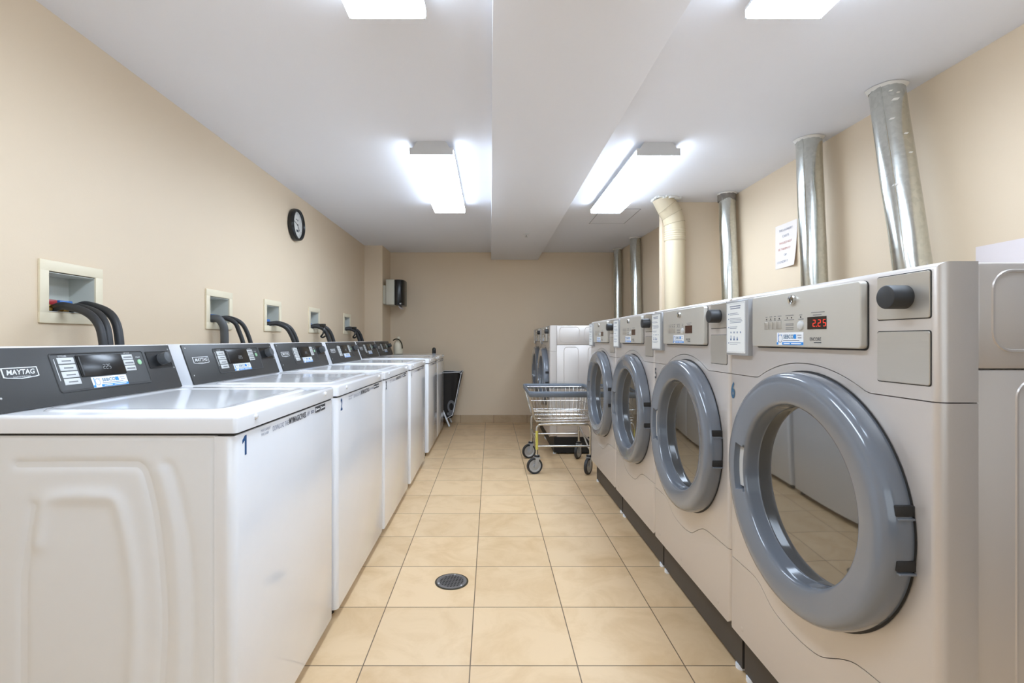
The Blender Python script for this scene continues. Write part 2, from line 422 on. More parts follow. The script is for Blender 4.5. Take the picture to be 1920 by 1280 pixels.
# ------------------------------------------------------------------ washer
WW = .70; WZ = .837
def pathdist(px, pz, P):
    best = 9
    for (a, b_) in zip(P[:-1], P[1:]):
        vx, vz = b_[0]-a[0], b_[1]-a[1]; t = max(0, min(1, ((px-a[0])*vx+(pz-a[1])*vz)/(vx*vx+vz*vz+1e-12)))
        d = math.hypot(px-a[0]-vx*t, pz-a[1]-vz*t)
        if d < best: best = d
    return best
def make_washer(number=None):
    r = empty('washing_machine', (0, 0, 0), '', 'washing machine')
    D = .68
    # front panel wraps round the corner, side panels, back
    fp = [(-.045, 0), (-.018, 0)] + [(-.018+.018*math.sin(a), .018-.018*math.cos(a)) for a in [math.radians(q) for q in range(15, 91, 15)]]
    fp += [(0, WW-.018)] + [(-.018+.018*math.cos(a), WW-.018+.018*math.sin(a)) for a in [math.radians(q) for q in range(15, 91, 15)]] + [(-.045, WW), (-.045, 0)][:1]
    MB().prism([(x, y, .035) for x, y in fp], (0, 0, .757), .0025, 2, sel=lambda e: e.calc_length() < 9 and abs(e.verts[0].co.z-e.verts[1].co.z) < 1e-4 and min(e.verts[0].co.x, e.verts[1].co.x) > -.044).build('front_panel', 'enamel', r, ang=40)
    # pressed side panel facing the camera: displaced grid
    def sp(x, z): return (x, z)
    outer = [(-.465, .731), (-.465+.25, .731)]
    def arc(pts, n=8): return [(p.x, p.z) for p in smooth_path([(a, 0, c) for a, c in pts], n)]
    # (local x from the front, height): read off the photo
    A = arc([(-.47, .73), (-.36, .731), (-.235, .731), (-.205, .727), (-.19, .70), (-.172, .62), (-.158, .50), (-.153, .38), (-.160, .25), (-.17, .12)])
    B = arc([(-.172, .728), (-.15, .732), (-.135, .72), (-.118, .66), (-.098, .55), (-.09, .42), (-.092, .28), (-.10, .12)])
    B2 = arc([(-.166, .728), (-.152, .68), (-.132, .58), (-.122, .45), (-.122, .30), (-.132, .12)])
    D2 = arc([(-.425, .56), (-.42, .60), (-.405, .648), (-.37, .662), (-.30, .662), (-.26, .655), (-.24, .60), (-.222, .50), (-.215, .40), (-.222, .25), (-.235, .12)])
    E = arc([(-.435, .64), (-.452, .52), (-.457, .45), (-.457, .12)])
    g = MB()
    def f(u, v):
        x = -.046-u*(D-.046); z = .035+v*.757
        h = 0
        d = pathdist(x, z, A); h -= .0042*math.exp(-(d/.010)**2)
        d = pathdist(x, z, B); h -= .0024*math.exp(-(d/.009)**2)
        d = pathdist(x, z, B2); h += .0033*math.exp(-(d/.012)**2)
        d = pathdist(x, z, D2); h += .0054*math.exp(-(d/.016)**2)
        d = pathdist(x, z, E); h -= .0045*math.exp(-(d/.011)**2)
        edge = min(u*(D-.046), 9, (v*.757 if v > 0 else 9), (1-v)*.757)
        return Vector((x, -h+.0012 if edge > .002 else .0035, z))
    g.grid(f, 110, 130); g.build('side_panel', 'enamel_side', r, ang=60, recalc=True)
    m_ = MB(); m_.box(-D, -.04, .004, WW-.001, .03, .795); m_.build('cabinet', 'enamel_side', r, smooth=False)
    for x in (-.05, -D+.05):
        for y in (.05, WW-.05):
            MB().cyl((x, y, 0), (x, y, .034), .02, 12).build('foot', 'black_rubber', r)
    # top (lid deck) with rounded corners
    MB().box(-D, .004, -.003, WW-.004, .7985, WZ, .009, 4, sel=lambda e: not (e.verts[0].co.x < -.6 and e.verts[1].co.x < -.6) and (e.verts[0].co.z > .8 and e.verts[1].co.z > .8 or abs(e.verts[0].co.z-e.verts[1].co.z) > .01)).build('top_deck', 'enamel', r)
    MB().box(-D+.03, -.004, .003, WW-.008, .793, .8).build('deck_gap', 'gap', r, smooth=False)
    # hatch lid
    def plate(cx, cy, w, d, rad, z, hh, bev): 
        pts = rrect(cx, cy, w, d, rad, 8)
        return MB().prism([(x, y, z) for x, y in pts], (0, 0, hh), bev, 3, sel=lambda e: min(e.verts[0].co.z, e.verts[1].co.z) > z+hh*.5)
    # shallow dished hatch as rim + inner panel
    def hatch(u, v):
        x = -.045-u*.44; y = .045+v*(WW-.145)
        du = min(u, 1-u)*.44; dv = min(v, 1-v)*(WW-.145)
        rad = .06
        d = min(du, dv)
        if du < rad and dv < rad: d = rad-math.hypot(rad-du, rad-dv)
        def st(t): t = max(0, min(1, t)); return t*t*(3-2*t)
        z = WZ+.005*st(d/.008)-.003*st((d-.018)/.025)
        if d < 0: z = WZ-.002
        return Vector((x, y, z))
    MB().grid(hatch, 60, 70).build('hatch', 'enamel', r, ang=60)
    for y in (.09, WW-.10):
        m_ = MB(); m_.lathe([(0, .005), (.003, .005), (.006, .003), (.007, 0), (.007, -.002)], (.004, y, .822), (1, 0, 0), 14); m_.build('bumper_screw', 'enamel', r)
    # console housing
    fb = (-.512, .838); ft = (-.562, .980)
    hp = [(fb[0]-.004, .835), (ft[0]-.004, .980), (ft[0]-.01, .9835), (-.66, .9835), (-.68, .97), (-.68, .835)]
    MB().prism([(x, .004, z) for x, z in hp], (0, WW-.022, 0), .003, 2).build('console_housing', 'enamel', r)
    sl = Vector((ft[0]-fb[0], 0, ft[1]-fb[1])); SL = sl.length; uy = sl.normalized(); ux = Vector((0, 1, 0)); nn = ux.cross(uy)
    F0 = Vector((fb[0], 0, fb[1]))
    k = WW/.656
    def P(u, z, e=0):     # u measured on the nearest washer, z height
        return F0 + ux*(u*k) + uy*((z-fb[1])/(ft[1]-fb[1])*SL) + nn*e
    def pl(mb, u0, u1, z0, z1, e0, e1, bev=0):
        c = P((u0+u1)/2, (z0+z1)/2, (e0+e1)/2); mb.obox(c, ux*(u1-u0)*k/2, uy*(P(0, z1)-P(0, z0)).length/2, nn*(e1-e0)/2, bev)
        return mb
    con = pl(MB(), .004, .634, .839, .9805, -.004, .001, .0008).build('console', 'console', r)
    # raised bezel outline
    def ring(mb, u0, u1, z0, z1, rad, e, rr, n=8):
        c = rrect((u0+u1)/2*k, 0, (u1-u0)*k, (P(0, z1)-P(0, z0)).length, rad, 6)
        base = P(0, (z0+z1)/2, e)
        mb.tube([base+ux*a+uy*b_ for a, b_ in c], rr, n, closed=True); return mb
    ring(MB(), .168, .495, .867, .963, .008, .0012, .0022).build('bezel', 'console', con)
    pl(MB(), .171, .492, .870, .960, 0, .0016).build('bezel_face', 'console', con)
    for i in range(4):
        z1 = .9525-i*.0178
        pl(MB(), .186, .236, z1-.0155, z1, .001, .003, .0006).build('cycle_button', 'key', con)
    for i in range(4):
        z1 = .9525-i*.0178; pl(MB(), .198, .226, z1-.010, z1-.007, .003, .0033).build('button_print', 'key_text', con, smooth=False)
    for i in range(3):
        z1 = .954-i*.0165; pl(MB(), .410, .443, z1-.010, z1-.006, .003, .0033).build('button_print', 'key_text', con, smooth=False)
    pl(MB(), .243, .402, .900, .957, .001, .004, .001).build('display', 'black', con)
    b = MB(); pl(b, .247, .251, .903, .953, .004, .006, .0005); b.build('display_rim', 'console', con)
    seven(con, P(.335, .923, .0045), ux, uy, .0125, '225', 'digit', k)
    for i in range(3):
        z1 = .954-i*.0165
        pl(MB(), .405, .447, z1-.0145, z1, .001, .003, .0006).build('option_button', 'key', con)
    MB().cyl(P(.470, .930, .001), P(.470, .930, .004), .0085, 20, .001).build('start_button', 'green', con)
    for (tx, u_, z_, w_, h_) in (('CYCLES', .205, .957, .026, .0045), ('OPTIONS', .428, .9588, .026, .0035), ('START', .470, .9445, .020, .0045)):
        text('console_lettering', tx, P(u_, z_, .0017), ux, uy, 'white_text', con, w=w_, h=h_, extr=.0003)
    pl(MB(), .1765, .178, .895, .95, .0016, .0022).build('side_print', 'white_text', con, smooth=False)
    sticker(con, P(.333, .883, .0018), ux, uy, .135, .030)
    # logo plate
    lw, lh = .088*k, .028
    b = MB()
    for (s_, e0, e1) in ((1, .001, .0022),):
        c = P(.082, .922, 0)
        pts = [(-lw/2, lh/2), (lw/2, lh/2), (lw/2, -lh*.32), (lw*.42, -lh*.38), (0, -lh*.5), (-lw*.42, -lh*.38), (-lw/2, -lh*.32)]
        b.prism([c+ux*a+uy*q+nn*e0 for a, q in pts], nn*(e1-e0))
    b.build('logo_plate', 'white_text', con, smooth=False)
    b = MB(); b.prism([c+ux*a*.93+uy*q*.84+nn*.0022 for a, q in pts], nn*.0004); b.build('logo_field', 'console', con, smooth=False)
    b = MB(); text_into(b, 'MAYTAG', c+uy*.0025+nn*.0028, ux, uy, w=lw*.80, h=.0125, shear=.25, bold=.02, extr=.0002)
    text_into(b, 'COMMERCIAL', c-uy*.0088+nn*.0028, ux, uy, w=lw*.5, h=.003, extr=.0002)
    b.build('logo_lettering', 'white_text', con, smooth=False, recalc=False)
    # card reader plate + round plug
    b = MB(); ring(b, .508, .618, .908, .960, .004, .001, .0012); b.build('slot_frame', 'black', con)
    pl(MB(), .510, .616, .910, .958, .0008, .0018).build('slot_plate', 'black', con)
    MB().cyl(P(.572, .934, .001), P(.572, .934, .028), .0195, 28, .003).build('round_plug', 'plug_grey', con)
    for (u, z) in ((.018, .968), (.018, .87), (.622, .966), (.624, .905)):
        MB().cyl(P(u, z, .0005), P(u, z, .0022), .0028, 10, .0006).build('screw', 'screw', con)
    # front lettering
    X0 = .0005; yv = Vector((0, 1, 0)); zv = Vector((0, 0, 1)); kk = WW/.656
    def FT(txt, y0, y1, z0, z1, m, nm, **q):
        return text(nm, txt, (X0, (y0+y1)/2*kk, (z0+z1)/2), yv, zv, m, r, w=(y1-y0)*kk, h=z1-z0, **q)
    FT('MAKE LAUNDRY', .117, .168, .7785, .7845, 'grey_ink', 'slogan'); FT('TIME EASIER', .117, .158, .7685, .7745, 'grey_ink', 'slogan')
    FT('DOWNLOAD', .181, .248, .769, .782, 'grey_ink', 'slogan'); FT('THE', .253, .277, .769, .782, 'grey_ink', 'slogan')
    FT('MYMAGICPASS', .282, .404, .769, .786, 'dark_ink', 'app_name', bold=.02)
    FT('APP', .411, .434, .771, .783, 'grey_ink', 'slogan')
    m_ = MB(); m_.box(X0-.0003, X0+.0003, .482*kk, .524*kk, .770, .789); m_.box(X0-.0003, X0+.0003, .528*kk, .572*kk, .770, .789); m_.build('store_badge', 'dark_ink', r, smooth=False)
    m_ = MB()
    for (a, b_, c, d) in ((.485, .492, .775, .784), (.495, .52, .777, .781), (.532, .539, .775, .784), (.542, .568, .777, .781)): m_.box(X0, X0+.0006, a*kk, b_*kk, c, d)
    m_.build('badge_print', 'sticker', r, smooth=False)
    m_ = MB(); m_.box(X0-.0003, X0+.0003, .445*kk, .472*kk, .774, .777); m_.box(X0-.0003, X0+.0003, .445*kk, .472*kk, .779, .782); m_.build('small_print', 'grey_ink', r, smooth=False)
    return r

SEG = {'0': 'abcdef', '2': 'abged', '5': 'afgcd', '8': 'abcdefg'}
def seven(parent, o, ux, uy, h, s_, m, k=1, dot=False, pitch=.85, name='digits'):
    w = h*.55; t = h*.11; nn = Vector(ux).cross(Vector(uy)); mb = MB()
    for i, ch in enumerate(s_):
        c = Vector(o)+ux*((i-(len(s_)-1)/2)*h*pitch)
        S = {'a': (0, h/2, w/2, t/2), 'd': (0, -h/2, w/2, t/2), 'g': (0, 0, w/2, t/2), 'b': (w/2, h/4, t/2, h/4), 'c': (w/2, -h/4, t/2, h/4), 'f': (-w/2, h/4, t/2, h/4), 'e': (-w/2, -h/4, t/2, h/4)}
        for q in SEG[ch]:
            a, b_, c1, c2 = S[q]; mb.obox(c+ux*a+uy*b_, ux*c1*.92, uy*c2*.92, nn*.0004)
    if dot: mb.obox(Vector(o)-ux*h*pitch*.5-uy*h*.5, ux*t*.6, uy*t*.6, nn*.0004)
    return mb.build(name, m, parent, smooth=False)

W0 = make_washer()
def numeral(root, txt, m, y=.042, z0=.742, z1=.786, w=.020):
    if txt == '1':
        q = [(w*.5, z1), (w*.5, z0), (w*.08, z0), (w*.08, z1-.011), (-w*.5, z1-.017), (-w*.5, z1-.009), (w*.12, z1)]
        return MB().prism([(.0002, y+a, b_) for a, b_ in q], (.0004, 0, 0)).build('number_decal', m, root, smooth=False)
    return text('number_decal', txt, (.0005, y, (z0+z1)/2), (0, 1, 0), (0, 0, 1), m, root, w=w, h=z1-z0, bold=.03)
WASH = [  # front x, y0, width, depth scale, number
    (-.550, 1.055, .655, 1.00, '1', 'deep_blue', 'white top-load washer with a blue 1 on its front, nearest the camera'),
    (-.545, 1.745, .735, 1.00, '2', 'deep_blue', 'white top-load washer with a blue 2 on its front'),
    (-.540, 2.490, .725, 1.00, '3', 'dark_ink', 'white top-load washer with a dark 3 on its front'),
    (-.535, 3.270, .735, 1.01, '4', 'dark_ink', 'white top-load washer with a narrow dark 4, fourth along the left wall'),
    (-.530, 4.180, .665, 1.10, None, None, 'white top-load washer without a number, just after the wide gap in the row'),
    (-.530, 4.852, .665, 1.10, None, None, 'farthest white top-load washer, with the jug and small black bottle on it')]
todo = []
for i, (x, y, wd, dx, num, nm, lab) in enumerate(WASH):
    o = W0 if i == 0 else copy_tree(W0)
    o.location = (x, y, 0); o.scale = (dx, wd/WW, 1)
    tag(o, lab, 'washing machine', 'top-load washers along the left wall')
    if num: todo.append((o, num, nm))
for q in todo: numeral(*q)

# ------------------------------------------------------------------ outlet boxes, hoses
def make_outlet():
    r = empty('washer_outlet_box', (0, 0, 0), '', 'outlet box'); w_ = .248; h = .2
    def fr(w0, h0, t0, x0, x1):
        o_ = [(0, 0), (w0, 0), (w0, h0), (0, h0)]
        m_ = MB(); m_.box(x0, x1, 0, w0, 0, t0, .0015); m_.box(x0, x1, 0, w0, h0-t0, h0, .0015); m_.box(x0, x1, 0, t0-.002, t0-.001, h0-t0+.001, .0015); m_.box(x0, x1, w0-t0+.002, w0, t0-.001, h0-t0+.001, .0015); return m_
    fr(w_, h, .034, 0, .008).build('frame', 'cream_box', r)
    m_ = MB(); a, b_, c, d = .0305, w_-.0305, .0365, h-.0365
    m_.box(-.095, -.088, a, b_, c, d); m_.box(-.09, .002, a, a+.002, c, d); m_.box(-.09, .002, b_-.002, b_, c, d); m_.box(-.09, .002, a, b_, c, c+.002); m_.box(-.09, .002, a, b_, d-.002, d)
    m_.build('recess', 'box_in', r, smooth=False)
    v = MB().box(-.055, -.03, .05, .105, .062, .079, .003).build('hot_lever', 'red', r)
    MB().box(-.055, -.03, .112, .165, .062, .079, .003).build('cold_lever', 'blue', r)
    for y in (.072, .135):
        m_ = MB(); m_.cyl((-.088, y, .048), (-.01, y, .05), .009, 12); m_.cyl((-.016, y-.034, .050), (-.016, y-.012, .050), .0125, 8); m_.build('brass_valve', 'brass', r)
    return r
B0 = make_outlet()
onames = ['nearest and largest-looking', 'second', 'third', 'fourth', 'farthest']
for i, (a, b_) in enumerate(BOXES):
    o = B0 if i == 0 else copy_tree(B0)
    o.location = (XL, a, 1.053); o.scale = (1, (b_-a)/.248, 1)
    tag(o, 'cream outlet box in the left wall ' + ['nearest the camera, with three black hoses', 'above washer 2, with the thick grey hose', 'above washer 3, with two black hoses', 'above washer 4, its hoses carrying a hooked strap', 'farthest along, closest to the pillar'][i], 'outlet box', 'cream outlet boxes in the left wall')
def hose(pts, r, m, label, group, name='washer_hose'):
    o = MB().tube(smooth_path(pts, 8), r, 12).build(name, m, ang=60); tag(o, label, 'hose', group); return o
XB = XL
def arcpts(y0, y1, z0, xe, ze=.9, bow=.02):
    return [(XB-.012, y0, z0), (XB+.03, y0+.3*(y1-y0), z0+.006), (XB+.5*(xe-XB)+.02, y0+.5*(y1-y0), z0-.012-bow*.2), (xe-.02, y0+.8*(y1-y0), z0-.06), (xe, y1, .97), (xe+.004, y1, ze)]
hose(arcpts(1.597, 1.565, 1.103, -1.235), .0125, 'black_rubber', 'black rubber hose from the nearest outlet box, front one of three', 'hoses of the nearest box')
hose(arcpts(1.660, 1.60, 1.103, -1.245), .0125, 'black_rubber', 'black rubber hose from the nearest outlet box, middle one of three', 'hoses of the nearest box')
hose(arcpts(1.69, 1.64, 1.112, -1.24), .0135, 'black_rubber', 'black rubber hose from the nearest outlet box, rear one of three', 'hoses of the nearest box')
hose([(XB-.01, 2.475, 1.105), (XB+.03, 2.48, 1.105), (XB+.05, 2.49, 1.075), (XB+.055, 2.495, 1.03), (XB+.055, 2.495, .9)], .0195, 'grey_hose', 'thick grey drain hose dropping from the second outlet box', 'hoses of the second box', 'drain_hose')
hose(arcpts(2.53, 2.58, 1.105, -1.30), .011, 'black_rubber', 'thin black hose arching from the second outlet box, left one of two', 'hoses of the second box')
hose(arcpts(2.56, 2.63, 1.109, -1.285), .011, 'black_rubber', 'thin black hose arching from the second outlet box, right one of two', 'hoses of the second box')
hose(arcpts(3.12, 3.20, 1.098, -1.28), .0135, 'black_rubber', 'black hose arching from the third outlet box, left one of two', 'hoses of the third box')
hose(arcpts(3.16, 3.24, 1.103, -1.275), .0125, 'black_rubber', 'black hose arching from the third outlet box, right one of two', 'hoses of the third box')
for (yy, bl, c, q) in ((3.86, 'fourth', -1.285, 0), (4.76, 'farthest', -1.285, 1)):
    hose(arcpts(yy, yy+.06, 1.10, c), .0155, 'black_rubber', 'black hose arching from the %s outlet box, left one of two' % bl, 'hoses of the %s box' % bl)
    hose(arcpts(yy+.05, yy+.13, 1.108, c+.01), .0145, 'black_rubber', 'black hose arching from the %s outlet box, right one of two' % bl, 'hoses of the %s box' % bl)
    yy -= .01
    s_ = MB(); s_.tube(smooth_path([(XB+.075, yy+.04, 1.115), (XB+.09, yy+.03, 1.08), (XB+.085, yy+.02, 1.045), (XB+.07, yy+.02, 1.025), (XB+.085, yy+.025, 1.018), (XB+.10, yy+.03, 1.03)], 6), .007, 8)
    s_.box(XB+.06, XB+.10, yy+.02, yy+.05, 1.10, 1.125, .004)
    tag(s_.build('hose_strap', 'black'), 'black hooked strap hanging from the hoses of the %s outlet box' % bl, 'strap')

# ------------------------------------------------------------------ front-load machines
DW = .675; DC = (.355, .658)
def make_dryer():
    r = empty('front_load_machine', (0, 0, 0), '', 'tumble dryer')
    def Y(u): return -u
    def P(u, z, x=0): return Vector((x, -u, z))
    g = .0009
    def arch(gap):
        au = .340; R = .40; zc = .546; pts = [(0, .899)]; hd = math.sqrt(R*R-(.899-zc)**2)
        pts += [(au-hd-.012, .899), (au-hd-.004, .8995)]
        for i in range(0, 25):
            d = -hd+.006+(2*hd-.012)*i/24; pts.append((au+d, zc+math.sqrt(R*R-d*d)))
        pts += [(au+hd+.004, .8995), (au+hd+.012, .899), (DW, .899)]
        return [(u, z+gap) for u, z in pts]
    def low(gap):
        P_ = smooth_path([(0, 0, .361), (.07, 0, .361), (.13, 0, .360), (.165, 0, .350), (.21, 0, .322), (.26, 0, .309), (.33, 0, .305), (.39, 0, .312), (.43, 0, .332), (.46, 0, .350), (.50, 0, .3665), (.56, 0, .371), (.62, 0, .372), (DW, 0, .372)], 3)
        return [(p.x, p.z+gap) for p in P_]
    DEP = .062
    def vert_sel(b_): return b_
    # top fascia
    up = arch(g); top = 1.125
    poly = [(0, top)]+up+[(DW, top)]
    def corner(e):
        a, b_ = e.verts; return a.co.x < .001 and b_.co.x < .001 and ((abs(a.co.y-b_.co.y) < 1e-5 and (abs(a.co.y) < 1e-4 or abs(a.co.y+DW) < 1e-4)) or (a.co.z > top-.001 and b_.co.z > top-.001))
    MB().prism([P(u, z) for u, z in poly], (DEP, 0, 0), .016, 4, sel=corner).build('top_fascia', 'dryer', r, ang=30)
    # door panel with hole
    a_ = arch(-g); l_ = low(g); cu, cz = DC; R = .222
    am = min(range(len(a_)), key=lambda i: abs(a_[i][0]-cu)); lm = min(range(len(l_)), key=lambda i: abs(l_[i][0]-cu))
    ang = [math.pi/2+math.pi*i/24 for i in range(25)]
    left = a_[:am+1]+[(cu+R*math.cos(t), cz+R*math.sin(t)) for t in ang]+list(reversed(l_[:lm+1]))
    ang2 = [math.pi/2-math.pi*i/24 for i in range(25)]
    right = list(reversed(a_[am:]))+[]
    right = a_[am:]+list(reversed(l_[lm:]))+[(cu+R*math.cos(t), cz+R*math.sin(t)) for t in reversed(ang2)]
    def corner2(e):
        a, b_ = e.verts; return a.co.x < .001 and b_.co.x < .001 and abs(a.co.y-b_.co.y) < 1e-5 and (abs(a.co.y) < 1e-4 or abs(a.co.y+DW) < 1e-4)
    m_ = MB()
    b = bmesh.new(); D_ = {}
    def V(p):
        kx = (round(p[0], 5), round(p[1], 5))
        if kx not in D_: D_[kx] = b.verts.new(P(*p))
        return D_[kx]
    def uniq(L):
        out = []
        for p in L:
            if not out or V(p) is not V(out[-1]): out.append(p)
        if V(out[0]) is V(out[-1]): out.pop()
        return out
    fs = [b.faces.new([V(p) for p in uniq(L)]) for L in (left, right)]
    rr_ = bmesh.ops.extrude_face_region(b, geom=fs)
    for v in rr_['geom']:
        if isinstance(v, bmesh.types.BMVert): v.co.x += DEP
    bmesh.ops.recalc_face_normals(b, faces=b.faces)
    bmesh.ops.bevel(b, geom=[e for e in b.edges if corner2(e)], offset=.016, segments=4, profile=.5, affect='EDGES')
    m_.merge(b); m_.build('door_panel', 'dryer', r, ang=30)
    # kick panel
    l2 = low(-g); poly = list(reversed(l2))+[(0, .162), (.012, .15), (DW-.012, .15), (DW, .162)]
    MB().prism([P(u, z) for u, z in poly], (DEP, 0, 0), .016, 4, sel=corner2).build('lower_panel', 'dryer', r, ang=30)
    for u in (.07, .30, .60): MB().lathe([(0, .0015), (.004, .0015), (.007, 0), (.007, -.001)], P(u, .178, 0), (-1, 0, 0), 14).build('fixing_button', 'dryer', r)
    # body: upper and lower shells, base, top
    MB().box(DEP+.0015, .70, -DW+.004, -.004, .15, .9513, .003).build('cabinet', 'dryer', r)
    MB().box(DEP+.0015, .70, -DW+.004, -.004, .9527, 1.124, .006).build('upper_cabinet', 'dryer', r)
    MB().box(.041, .68, -DW+.006, -.006, .012, .15).build('base_plinth', 'base', r, smooth=False)
    for x in (.07, .65):
        for u in (.03, DW-.03): MB().cyl((x-.02, -u, 0), (x-.02, -u, .013), .016, 12).build('foot', 'sticker', r)
    def er(cx, cz_, w_, h_, rad, side):
        em = MB(); em.tube([(cx+a, side, cz_+b_) for a, b_ in rrect(0, 0, w_, h_, rad, 6)], .0032, 6, closed=True); em.build('side_embossing', 'dryer', r)
    side = -DW+.0048
    er(.176, 1.046, .173, .128, .03, side); er(.395, 1.046, .173, .128, .03, side)
    er(.19, .57, .125, .73, .03, side); er(.40, .57, .125, .73, .03, side)
    # instruction frame
    fr = MB().box(-.013, .002, -.126, -.003, .955, 1.112, .003, 2).build('instruction_frame', 'frame_grey', r)
    MB().box(-.0138, -.012, -.112, -.008, .962, 1.106, .0005).build('instruction_card', 'card', fr, smooth=False)
    ux = Vector((0, -1, 0)); uy = Vector((0, 0, 1)); nn = Vector((-1, 0, 0))
    b = MB()
    def bar(u0, u1, z0, z1, x=-.0141): b.box(x, x+.0003, -u1, -u0, z0, z1)
    for (u0, u1, z) in ((.028, .088, 1.094), (.031, .086, 1.088)): bar(u0, u1, z, z+.003)
    for (u0, u1, z) in ((.028, .072, 1.075), (.028, .080, 1.071), (.028, .09, 1.060), (.028, .094, 1.056), (.028, .098, 1.052), (.028, .09, 1.048), (.028, .07, 1.036), (.028, .066, 1.032), (.028, .088, .990), (.028, .07, .986)): bar(u0, u1, z, z+.0013)
    for u0, z0, u1, z1 in ((.010, .965, .110, .9655), (.010, 1.1025, .110, 1.103), (.010, .965, .0105, 1.103), (.1095, .965, .110, 1.103)): bar(u0, u1, z0, z1)
    b.build('card_print', 'grey_ink', fr, smooth=False)
    b = MB()
    for z in (1.073, 1.058, 1.034, .989): bar(.019, .0225, z-.0005, z+.003)
    for i in range(4):
        u = .034+i*.018; bar(u-.0018, u+.0018, 1.018, 1.023)
        if i < 3: bar(u-.003, u+.003, .998, 1.003); bar(u-.0012, u+.0012, 1.0, 1.012-.002*i)
    b.build('card_symbols', 'deep_blue', fr, smooth=False)
    # control panel
    gp = MB(); pts = rrect(.340, 1.0455, .384, .133, .010, 4); gp.prism([P(u, z, -.001) for u, z in pts], (.002, 0, 0)); gp.build('panel_recess', 'gap', r, smooth=False)
    pts = rrect(.339, 1.047, .380, .129, .008, 5)
    cp = MB().prism([P(u, z, -.014) for u, z in pts], (.014, 0, 0), .0025, 3, sel=lambda e: e.verts[0].co.x < -.013 and e.verts[1].co.x < -.013 and e.calc_face_angle(0) > .5).build('control_panel', 'panel', r, ang=50)
    X = -.0143
    lk = MB().lathe([(0, .002), (.006, .002), (.0065, .006), (.0105, .007), (.0115, 0)], P(.325, 1.092, -.014), (-1, 0, 0), 24).build('lock', 'chrome', cp)
    MB().obox(P(.325, 1.092, -.0168), ux*.0012, uy*.004, nn*.0004).build('keyhole', 'gap', cp, smooth=False)
    for i in range(4): MB().box(-.0155, -.0139, -(.2085+i*.018+.0165), -(.2085+i*.018), 1.026, 1.044, .0006).build('cycle_key', 'steel', cp)
    for u in (.217, .235, .253, .271, .303, .319, .352): MB().cyl(P(u, 1.051, -.0139), P(u, 1.051, -.0148), .0016, 8).build('indicator_light', 'gap', cp)
    b = MB()
    for (u0, u1, z) in ((.213, .221, 1.056), (.230, .241, 1.056), (.249, .257, 1.056), (.265, .279, 1.056), (.214, .220, 1.0465), (.230, .240, 1.0465), (.249, .257, 1.0465), (.264, .279, 1.0465), (.296, .326, 1.056), (.292, .328, 1.0455), (.348, .357, 1.055), (.344, .362, 1.0455), (.297, .326, 1.036), (.297, .326, 1.033), (.297, .326, 1.027), (.297, .326, 1.0235), (.388, .430, 1.058), (.394, .421, 1.0525)):
        b.box(X-.0002, X+.0004, -u1, -u0, z, z+.0014)
    b.build('panel_print', 'key_text', cp, smooth=False)
    MB().lathe([(0, .006), (.006, .0055), (.010, .003), (.011, 0)], P(.353, 1.032, -.014), (-1, 0, 0), 24).build('start_button', 'key', cp)
    MB().box(-.0150, -.0139, -.436, -.376, 1.0225, 1.0495).build('display', 'led_off', cp, smooth=False)
    seven(cp, P(.4155, 1.0355, -.0153), ux, uy, .0135, '225', 'led', 1, dot=True, pitch=1.2)
    sticker(cp, P(.3125, 1.002, -.0141), ux, uy, .100, .030)
    t = MB(); text_into(t, 'ENCORE', P(.402, 1.001, -.0142), ux, uy, w=.036, h=.0075, extr=.0003)
    t.box(X-.0002, X+.0002, -.420, -.397, .9925, .9945); t.build('model_lettering', 'dark_ink', cp, smooth=False, recalc=False)
    # coin plates
    def platep(u0, u1, z0, z1, nm):
        pts = rrect((u0+u1)/2, (z0+z1)/2, u1-u0+.0022, z1-z0+.003, .004, 3); MB().prism([P(u, z, -.0006) for u, z in pts], (.001, 0, 0)).build(nm+'_edge', 'gap', r, smooth=False)
        pts = rrect((u0+u1)/2, (z0+z1)/2, u1-u0, z1-z0, .004, 3); return MB().prism([P(u, z, -.0022) for u, z in pts], (.003, 0, 0), .0008, 1, sel=lambda e: e.verts[0].co.x < -.002 and e.verts[1].co.x < -.002).build(nm, 'steel', r, smooth=False)
    pp = platep(.553, .660, 1.036, 1.113, 'upper_plate'); platep(.553, .660, .925, 1.014, 'lower_plate')
    MB().cyl(P(.612, 1.073, -.002), P(.612, 1.073, -.036), .0205, 36, .003).build('round_plug', 'black_rubber', pp)
    # door ring: lathe around -x with handle pocket
    prof = [(.279, .004), (.281, -.012), (.2805, -.030), (.277, -.040), (.271, -.0462), (.263, -.0490), (.255, -.0496), (.247, -.0490), (.239, -.0480), (.231, -.0468), (.223, -.0455), (.215, -.0440), (.2085, -.0425), (.2035, -.039), (.2008, -.032), (.200, -.022), (.199, -.010), (.1985, -.004), (.194, .001)]
    KY, KZ = .988, .957
    # densify
    pr = []
    for (a, b_) in zip(prof[:-1], prof[1:]):
        for i in range(2): t = i/2; pr.append((a[0]+(b_[0]-a[0])*t, a[1]+(b_[1]-a[1])*t))
    pr.append(prof[-1])
    def ringf(u, v):
        rad, x = pr[min(int(round(v*(len(pr)-1))), len(pr)-1)]
        a = 2*PI*u
        yy = rad*math.cos(a)*KY; zz = rad*math.sin(a)*KZ   # yy positive = far side (+y)
        if yy > 0 and abs(zz) < .056 and .208 < rad < .238 and x < -.03: x += .024
        return Vector((x, -cu+yy, cz+zz))
    ring = MB().grid(ringf, 200, len(pr)-1, closed_u=True).build('door_ring', 'slate', r, ang=40)
    MB().box(-.034, -.030, -cu+.2065, -cu+.2335, cz-.052, cz+.052).build('handle', 'handle', ring, smooth=False)
